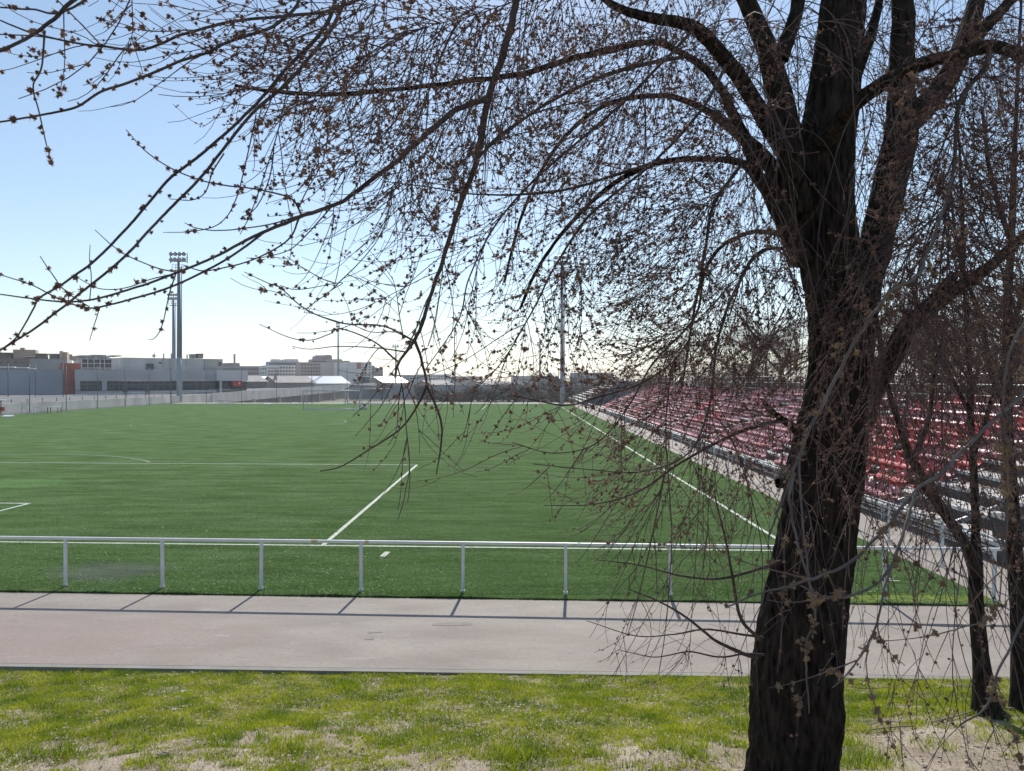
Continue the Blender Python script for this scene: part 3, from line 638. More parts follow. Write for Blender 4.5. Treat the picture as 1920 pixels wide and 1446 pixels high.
# --- houses with pitched roofs
def house(label, x0, x1, yeave, yridge, d, wallm, roofm, gable_px, depth, ybot=745, chim=None):
    """ridge parallel to the facade; gable end to the left seen as a triangle of gable_px."""
    Wl = Wall(x0, d, x1, d * 1.03); rt = empty('house', Wl.org, label, 'house'); O = rt.location
    u0, u1, z0, z1 = Wl.rect(x0 + gable_px, x1, yeave, ybot); zr = Wl.uz((x0 + x1) / 2, yridge)[1] * 1.0
    Wl.bx(MB(O), u0, u1, -2.4, z1, 0, depth).build('wall', X[wallm], rt)
    mb = MB(O); e = .5
    A = [Wl.P(u0 - e, -e, z1 - .1), Wl.P(u1 + e, -e, z1 - .1), Wl.P(u1 + e, depth / 2, zr), Wl.P(u0 - e, depth / 2, zr), Wl.P(u1 + e, depth + e, z1 - .1), Wl.P(u0 - e, depth + e, z1 - .1)]
    up_ = [(p[0], p[1], p[2] + .18) for p in A]
    mb.add(A + up_, [(0, 1, 2, 3), (3, 2, 4, 5), (9, 8, 7, 6), (11, 10, 8, 9), (0, 6, 7, 1), (4, 10, 11, 5), (1, 7, 8, 2), (2, 8, 10, 4), (3, 9, 6, 0), (5, 11, 9, 3)]).build('roof', X[roofm], rt)
    MB(O).add([Wl.P(u0, 0, z1 + .01), Wl.P(u0, depth, z1 + .01), Wl.P(u0, depth / 2, zr - .15), Wl.P(u0 + .3, 0, z1 + .01), Wl.P(u0 + .3, depth, z1 + .01), Wl.P(u0 + .3, depth / 2, zr - .15)],
        [(0, 1, 2), (5, 4, 3), (0, 3, 4, 1), (1, 4, 5, 2), (2, 5, 3, 0)]).build('gable', X[wallm], rt)
    MB(O).add([Wl.P(u1 - .3, 0, z1 + .01), Wl.P(u1 - .3, depth, z1 + .01), Wl.P(u1 - .3, depth / 2, zr - .15), Wl.P(u1, 0, z1 + .01), Wl.P(u1, depth, z1 + .01), Wl.P(u1, depth / 2, zr - .15)],
        [(0, 1, 2), (5, 4, 3), (0, 3, 4, 1), (1, 4, 5, 2), (2, 5, 3, 0)]).build('gable', X[wallm], rt)
    if chim: Wl.box(MB(O), chim, chim + 3, yridge - 3, yeave - 1, depth * .2, depth * .2 + 1).build('chimney', X['wall_tan'], rt)
    return Wl, rt
house('old house with a low tiled roof right beside the sports hall', 455, 500, 716, 705, 250, 'wall_brown', 'roof_tile', 0, 9)
house('house with a white-lit roof left of the tan gabled house', 500, 522, 716, 707, 300, 'wall_tan', 'roof_metal', 0, 8, chim=518)
house('tan gabled house with a wide grey tiled roof', 519, 590, 718, 706, 262, 'wall_tan', 'roof_tile', 0, 16, chim=521)
house('long shed with a glaring white metal roof', 588, 655, 719.5, 706, 270, 'wall_white', 'roof_metal', 0, 16)
house('distant white-roofed house beside the slim floodlight', 718, 765, 718, 707.5, 330, 'wall_tan', 'roof_metal', 0, 12)
house('tiled house far behind the goals', 805, 850, 722, 714, 360, 'wall_mauve', 'roof_tile', 0, 10)
house('small tan house far behind the fence centre', 900, 940, 722, 714.5, 400, 'wall_tan', 'roof_tile', 0, 10)
# wall around the old yard
W = Wall(655, 245, 1120, 250); yw = empty('yard_wall', W.org, 'long dim grey boundary wall far behind the goals', 'wall')
for i in range(24): part(W, yw, 'wall_panel', 'wall_grey', [(655 + i * 19.4, 655 + i * 19.4 + 19.2, 722 + .5 * (i % 3), 750)], 0, .3, -2.4)
W = Wall(668, 300, 690, 302); bl = empty('shed', W.org, 'small blue-grey shed below the white apartment block', 'shed'); part(W, bl, 'wall', 'panel_slate', [(678, 693, 707.5, 730)], 0, 5, -2.4); part(W, bl, 'roof', 'grey_render', [(677.5, 693.5, 706.6, 707.4)], -.3, 5.3)

# ================================================================== FLOODLIGHTS
def floodlight(label, px, ytop, d, zbase, r0, lamps, plat=True, m='pole_blue', cols=4):
    p = at(px, 712, d); ztop = at(px, ytop, d)[2]; root = empty('floodlight_mast', (p[0], p[1], zbase), label, 'floodlight', None); O = root.location
    H = ztop - zbase; s = H / 25.0
    MB().tube([(0, 0, 0), (0, 0, H * .30)], [r0, r0 * .93], 12).build('mast_base', X['galvanised'], root, True)
    MB().tube([(0, 0, H * .30), (0, 0, H * .94)], [r0 * .9, r0 * .55], 12).build('mast', X[m], root, True)
    Wd = 2.8 * s * lamps
    mb = MB()
    for zz in (H * .93, H * .955): mb.box(-Wd / 2, Wd / 2, -.06, .06, zz - .05, zz + .05)
    for xx in (-Wd / 2, 0, Wd / 2): mb.box(xx - .05, xx + .05, -.05, .05, H * .92, H * .985)
    lf = mb.build('lamp_frame', X['steel_dark'], root)
    lm = MB().tube([(0, 0, 0), (0, -.12, -.02), (0, -.5, -.2)], [.10, .24 * s + .06, .28 * s + .06], 12).mesh('lamp', True); lm.materials.append(X['galvanised'])
    for j in range(2):
        for i in range(cols):
            q = link('lamp', lm, None, lf); q.location = (-Wd / 2 + Wd * (i + .5) / cols, -.1, H * (.945 + j * .038))
    if plat:
        mb = MB(); zz = H * .87; mb.box(-.9 * s, .9 * s, -.5, .5, zz, zz + .06)
        for dz in (.5, 1.0):
            mb.box(-.9 * s, .9 * s, -.5, -.47, zz + dz, zz + dz + .04); mb.box(-.9 * s, .9 * s, .47, .5, zz + dz, zz + dz + .04)
        for sx in (-.9, -.3, .3, .9): mb.box(sx * s - .03, sx * s + .03, -.5, -.47, zz, zz + 1.04)
        mb.build('service_platform', X['steel_dark'], root)
    MB().box(r0 * .9, r0 * .9 + .12, -.06, .06, H * .02, H * .9).build('cable_duct', X['galvanised'], root)
floodlight('tall blue-grey floodlight mast behind the left fence', 336, 471, 133, -.05, .44, 1)
floodlight('shorter floodlight mast just left of the tall one, on the terrace', 325.5, 549, 175, 1.0, .42, .9)
floodlight('grey floodlight mast by the far right corner, seen through twigs', 1054, 478, 137, -.05, .40, 1, m='galvanised')
floodlight('slim distant floodlight mast right of the apartments', 742, 645, 330, -2.5, .42, 1.1, False, 'galvanised', 3)
floodlight('very slim distant mast above the mauve apartment block', 634, 604, 300, -2.5, .40, .4, False, 'galvanised', 2)
floodlight('slim distant mast left of the right corner floodlight', 1012, 640, 300, -2.5, .35, .9, False, 'galvanised', 3)

# ================================================================== GOALS AND TRAINING THINGS
def goal(label, pa, pb, ybase, ytop, d, depth=2.0, r=.07, net=True, wheels=False, name='football_goal'):
    a, b_ = at(pa, 712, d), at(pb, 712, d); Wg = abs(b_[0] - a[0]); H = at(pa, ytop, d)[2]; ang = math.atan2(b_[1] - a[1], b_[0] - a[0])
    root = empty(name, (a[0], a[1], .013), label, 'goal'); root.rotation_euler.z = ang
    MB().tube([(0, 0, 0), (0, 0, H)], r).build('post', X['steel_light'], root, True); MB().tube([(Wg, 0, 0), (Wg, 0, H)], r).build('post', X['steel_light'], root, True)
    MB().tube([(0, 0, H), (Wg, 0, H)], r).build('crossbar', X['steel_light'], root, True)
    for xx in (0, Wg): MB().tube([(xx, 0, .08), (xx, depth, .06), (xx, depth * .5, H)], r * .6).build('side_frame', X['steel_light'], root, True)
    MB().tube([(0, depth, .07), (Wg, depth, .07)], r * .7).build('ground_bar', X['steel_light'], root, True)
    MB().box(0, Wg, -.10, .06, .0, .08).build('front_bar', X['white_paint'], root)
    if net:
        V = []
        for s in np.arange(0, Wg, .24): V.append([(s, depth * .5, H), (s, depth, .05), (s + .006, depth, .05), (s + .006, depth * .5, H)]); V.append([(s, 0, H), (s, depth * .5, H), (s + .006, depth * .5, H), (s + .006, 0, H)])
        for t in np.arange(0, 1, .1): zz = H * (1 - t) + .05 * t; yy = depth * (.5 + .5 * t); V.append([(0, yy, zz), (Wg, yy, zz), (Wg, yy, zz + .006), (0, yy, zz + .006)])
        V = np.array(V).reshape(-1, 3); tag(link('net', np_mesh('net', V, np.arange(len(V)).reshape(-1, 4), False), X['fence_wire'], root), kind='stuff')
    if wheels:
        for xx in (Wg + .3, Wg + .75): MB().tube([(xx, -.1, .26), (xx, .1, .26)], .26, 14).build('wheel', X['white_paint'], root, True)
goal('wheeled football goal standing on the turf at the far end', 569, 674.5, 766, 733, 99.5, wheels=True)
goal('rear football goal by the far fence, right of the wheeled one', 647, 730.5, 755.5, 729, 121.5)
goal('small white training goal at the left fence, by the dark one', 63, 77.5, 776, 763.5, 88, .8, .035, False, name='training_goal')
goal('small white training goal at the left fence, nearest the frame edge', 40, 51.5, 777, 765, 87, .8, .035, False, name='training_goal')
goal('small white training goal under the floodlight by the far left fence corner', 409, 437, 757, 751, 123, .8, .05, False, name='training_goal')
g = at(101, 770, 90); tb = empty('training_table', (g[0], g[1], .013), 'white topped table with dark legs beside the left fence', 'table')
MB().box(-.65, .75, -.35, .35, .66, .72).build('table_top', X['white_paint'], tb)
for sx in (-.55, .65):
    for sy in (-.3, .3): MB().box(sx - .03, sx + .03, sy - .03, sy + .03, 0, .66).build('leg', X['steel_dark'], tb)
g = at(2, 770, 86.5); du = empty('team_shelter', (g[0], g[1], .013), 'team shelter with a white roof and red seats at the left frame edge', 'shelter')
MB().box(-2.5, .7, -.6, .6, 1.55, 1.66).build('roof', X['white_paint'], du); MB().box(-2.5, .3, -.2, .2, .35, .8).build('bench', X['seat_red'], du)
for sx in (-2.4, .3): MB().box(sx - .04, sx + .04, -.5, -.42, 0, 1.55).build('post', X['steel_dark'], du)
MB().box(-2.5, .35, -.3, .3, .82, .9).build('bench_back', X['white_paint'], du)
for lab, px, py, d in (('flat white board lying on the turf at the far left', 15, 781.5, 80), ('flat white board leaning by the far fence left of the goal', 501, 755.5, 121), ('second pale board by the far fence, nearer the wheeled goal', 553, 751, 123.5)):
    g = at(px, py, d); o = MB((g[0], g[1], 0)).hexa([(g[0] - .5, g[1] - .3, .02), (g[0] + .5, g[1] - .3, .02), (g[0] + .5, g[1] + .3, .06), (g[0] - .5, g[1] + .3, .06), (g[0] - .5, g[1] - .3, .10), (g[0] + .6, g[1] - .3, .10), (g[0] + .5, g[1] + .3, .22), (g[0] - .5, g[1] + .3, .22)]).build('board', X['white_paint']); o.location = (g[0], g[1], 0); tag(o, lab, 'board')

# ================================================================== TREES
def tubes(P, Rr, k=3):
    """P (N,M,3), Rr (N,M): verts and quads of N thin tapered tubes."""
    N, Mn, _ = P.shape; T = np.gradient(P, axis=1); T /= np.linalg.norm(T, axis=2, keepdims=True) + 1e-9
    ref = np.tile(np.array([.37, .81, .45]), (N, 1)); d = (P[:, -1] - P[:, 0]); d /= np.linalg.norm(d, axis=1, keepdims=True) + 1e-9
    bad = np.abs((ref * d).sum(1)) > .8; ref[bad] = np.array([.9, -.3, .3]); ref = ref[:, None, :]
    A = np.cross(T, ref); A /= np.linalg.norm(A, axis=2, keepdims=True) + 1e-9; B = np.cross(T, A)
    th = np.arange(k) * 2 * np.pi / k
    V = P[:, :, None, :] + Rr[:, :, None, None] * (np.cos(th)[None, None, :, None] * A[:, :, None, :] + np.sin(th)[None, None, :, None] * B[:, :, None, :])
    ii = np.arange(N * Mn * k).reshape(N, Mn, k); j = np.roll(np.arange(k), -1)
    Fq = np.stack([ii[:, :-1, :], ii[:, :-1, j], ii[:, 1:, j], ii[:, 1:, :]], -1).reshape(-1, 4)
    return V.reshape(-1, 3), Fq
def merge(parts):
    V, Fs, n_ = [], [], 0
    for v, f in parts: V.append(v); Fs.append(f + n_); n_ += len(v)
    return np.concatenate(V), np.concatenate(Fs)
def spline(pts, rad, per=7, jit=0.0):
    p = np.array(pts, float); r = np.array(rad, float); q = np.vstack([2 * p[0] - p[1], p, 2 * p[-1] - p[-2]]); out, ro = [], []
    for i in range(len(p) - 1):
        a, b_, c_, d_ = q[i:i + 4]
        for t in np.arange(per) / per:
            out.append(.5 * (2 * b_ + (c_ - a) * t + (2 * a - 5 * b_ + 4 * c_ - d_) * t * t + (3 * b_ - a - 3 * c_ + d_) * t ** 3)); ro.append(r[i] * (1 - t) + r[i + 1] * t)
    out.append(p[-1]); ro.append(r[-1]); out = np.array(out); ro = np.array(ro)
    if jit: 
        nz = rng.normal(0, 1, out.shape); nz = (nz + np.roll(nz, 1, 0) + np.roll(nz, -1, 0)) / 3; nz[0] = nz[-1] = 0; out = out + nz * (ro * jit)[:, None]
    return out, ro
def loft(P, Rr, k=16, rough=.04, ridges=0.0, seed=1):
    """single limb with an uneven cross-section; ridges adds lengthwise bark furrows."""
    Pv = [Vector(p) for p in P]; a = None; V = []; r_ = np.random.default_rng(seed); n_ = len(P)
    ph = r_.random((6, 2)) * 6.28
    s = np.concatenate([[0], np.cumsum(np.linalg.norm(np.diff(P, axis=0), axis=1))])
    th = np.arange(k) * 2 * np.pi / k
    if ridges:
        hs = s / .16; G = r_.random((int(hs[-1]) + 8, k)); G = (G * 2 + np.roll(G, 1, 1) + np.roll(G, -1, 1)) / 4; G = np.minimum((G - .42) * 4.2, .55)
        hs2 = s / .045; G2 = r_.random((int(hs2[-1]) + 8, k)) - .5
    for i in range(n_):
        t = (Pv[min(i + 1, n_ - 1)] - Pv[max(i - 1, 0)]).normalized()
        a = t.orthogonal().normalized() if a is None else (a - t * a.dot(t)).normalized()
        b_ = t.cross(a); A = np.array(a); B = np.array(b_)
        rad = np.full(k, Rr[i])
        for q in range(3): rad = rad * (1 + rough * np.sin((q + 1) * th + ph[q, 0] + s[i] * (2 + q) + ph[q, 1]))
        if ridges:
            f = hs[i]; i0 = int(f); fr = f - i0; f2 = hs2[i]; j0 = int(f2); fr2 = f2 - j0
            rad = rad + ridges * (G[i0] * (1 - fr) + G[i0 + 1] * fr) + ridges * .5 * (G2[j0] * (1 - fr2) + G2[j0 + 1] * fr2)
        V.append(P[i] + rad[:, None] * (np.cos(th)[:, None] * A + np.sin(th)[:, None] * B))
    V = np.concatenate(V); ii = np.arange(n_ * k).reshape(n_, k); j = np.roll(np.arange(k), -1)
    Fq = np.stack([ii[:-1, :], ii[:-1, j], ii[1:, j], ii[1:, :]], -1).reshape(-1, 4)
    return V, Fq
def unit(v): return v / (np.linalg.norm(v, axis=-1, keepdims=True) + 1e-9)
def grow(S, D, L, Mn, grav, outv, o_str, lift, wander):
    """S starts (N,3), D dirs, L lengths; gravity fades along the shoot, tips lift outwards."""
    N = len(S); P = np.zeros((N, Mn, 3)); P[:, 0] = S; d = unit(D); st = (L / (Mn - 1))[:, None]; wv = rng.normal(0, 1, (N, 3))
    for i in range(1, Mn):
        t = i / (Mn - 1); wv = .6 * wv + .8 * rng.normal(0, 1, (N, 3))
        d = unit(d + wander * wv / math.sqrt(Mn) + np.array([0, 0, -1.0]) * (grav * (1 - t) / Mn * 2)[..., None] + outv * (o_str * t / Mn * 2) + np.array([0, 0, 1.0]) * (lift * t / Mn * 2))
        P[:, i] = P[:, i - 1] + d * st
    return P
def pick(PL_, n_, tmin=.1, weights=None):
    """n random points with tangents on polylines PL_ (list of (M,3))."""
    lens = np.array([np.linalg.norm(np.diff(p, axis=0), axis=1).sum() for p in PL_]) if weights is None else weights
    k = rng.choice(len(PL_), n_, p=lens / lens.sum()); t = tmin + (1 - tmin) * rng.random(n_); S = np.zeros((n_, 3)); T = np.zeros((n_, 3))
    for i in range(n_):
        p = PL_[k[i]]; f = t[i] * (len(p) - 1.001); j = int(f); S[i] = p[j] * (1 - (f - j)) + p[j + 1] * (f - j); T[i] = p[j + 1] - p[j]
    return S, unit(T), k, t
def pick_arr(P, n_, tmin=.1):
    k = rng.integers(0, len(P), n_); t = tmin + (1 - tmin) * rng.random(n_); f = t * (P.shape[1] - 1.001); j = f.astype(int); fr = (f - j)[:, None]
    return P[k, j] * (1 - fr) + P[k, j + 1] * fr, unit(P[k, j + 1] - P[k, j]), k, t
# tufts of papery flowers and seeds
def tuft_templates(nt=14, np_=15):
    out = []
    for q in range(nt):
        r_ = np.random.default_rng(100 + q); V = []
        for i in range(np_):
            d = unit(r_.normal(0, 1, 3)); a = unit(np.cross(d, r_.normal(0, 1, 3))); wq = r_.uniform(.12, .24); b0 = d * .3 - a * wq; b1 = d * .3 + a * wq; o_ = r_.normal(0, .12, 3)
            V += [b0 + o_, b1 + o_, d * (.68 + .42 * r_.random()) + a * r_.normal(0, .3) + o_]
        oc = np.array([(1, 0, 0), (-1, 0, 0), (0, 1, 0), (0, -1, 0), (0, 0, 1), (0, 0, -1)]) * .62
        for f in ((0, 2, 4), (2, 1, 4), (1, 3, 4), (3, 0, 4), (2, 0, 5), (1, 2, 5), (3, 1, 5), (0, 3, 5)): V += [oc[i] for i in f]
        out.append(np.array(V))
    return np.array(out)
TT = tuft_templates()
def tufts(Pc, size):
    N = len(Pc); q = rng.integers(0, len(TT), N); A = unit(rng.normal(0, 1, (N, 3))); B = unit(np.cross(A, rng.normal(0, 1, (N, 3)))); Cc = np.cross(A, B)
    Rm = np.stack([A, B, Cc], -1); V = np.einsum('nij,nkj->nki', Rm, TT[q]) * (size * np.exp(rng.normal(-.05, .28, N)))[:, None, None] + Pc[:, None, :]
    V = V.reshape(-1, 3); return V, np.arange(len(V)).reshape(-1, 3)

# how thick the twigs stand over the picture (rows of 80 px), read off the photograph
DENS = np.array([[int(c_) for c_ in row] for row in [
 "345667788788999998777778", "233457888888999998777778", "011024688999999998766778", "000002468999999998766778",
 "000001345788999998766788", "000011234678999998766888", "000001234568999998767888", "000000023567899998667888",
 "000000002356788887557888", "000000001233456666456777", "000000001112235555345666", "000000000100124444234555",
 "000000000000012332122334", "000000000000001221111222", "000000000000001111111112", "000000000000001111111111",
 "000000000000000001101111", "000000000000000000100111"]], float)
def dens(px, py):
    x = np.clip(px / 80 - .5, 0, 22.99); y = np.clip(py / 80 - .5, 0, 16.99); i = x.astype(int); j = y.astype(int); fx = x - i; fy = y - j
    v = DENS[j, i] * (1 - fx) * (1 - fy) + DENS[j, i + 1] * fx * (1 - fy) + DENS[j + 1, i] * (1 - fx) * fy + DENS[j + 1, i + 1] * fx * fy
    v = v / 9; off = (px < -60) | (px > 1980) | (py < -60); return np.where(off, .25, v)
def keep(P, power=1.0):
    Mn = P.shape[1]; ds = []
    near = np.full(len(P), False)
    for j in {Mn // 3, 2 * Mn // 3, Mn - 1}:
        px, py, dz = proj(P[:, j]); ds.append(dens(px, py)); near |= dz < 1.1
    m_ = np.minimum.reduce(ds); return (rng.random(len(P)) < m_ ** power) & (m_ > .03) & ~near

def px_limb(pts, per=7, jit=.25):
    return spline([at(a, b_, d) for a, b_, d, w_ in pts], [w_ * (.46 if w_ > 20 else .43 if w_ > 8 else .5) * d / F for a, b_, d, w_ in pts], per, jit)

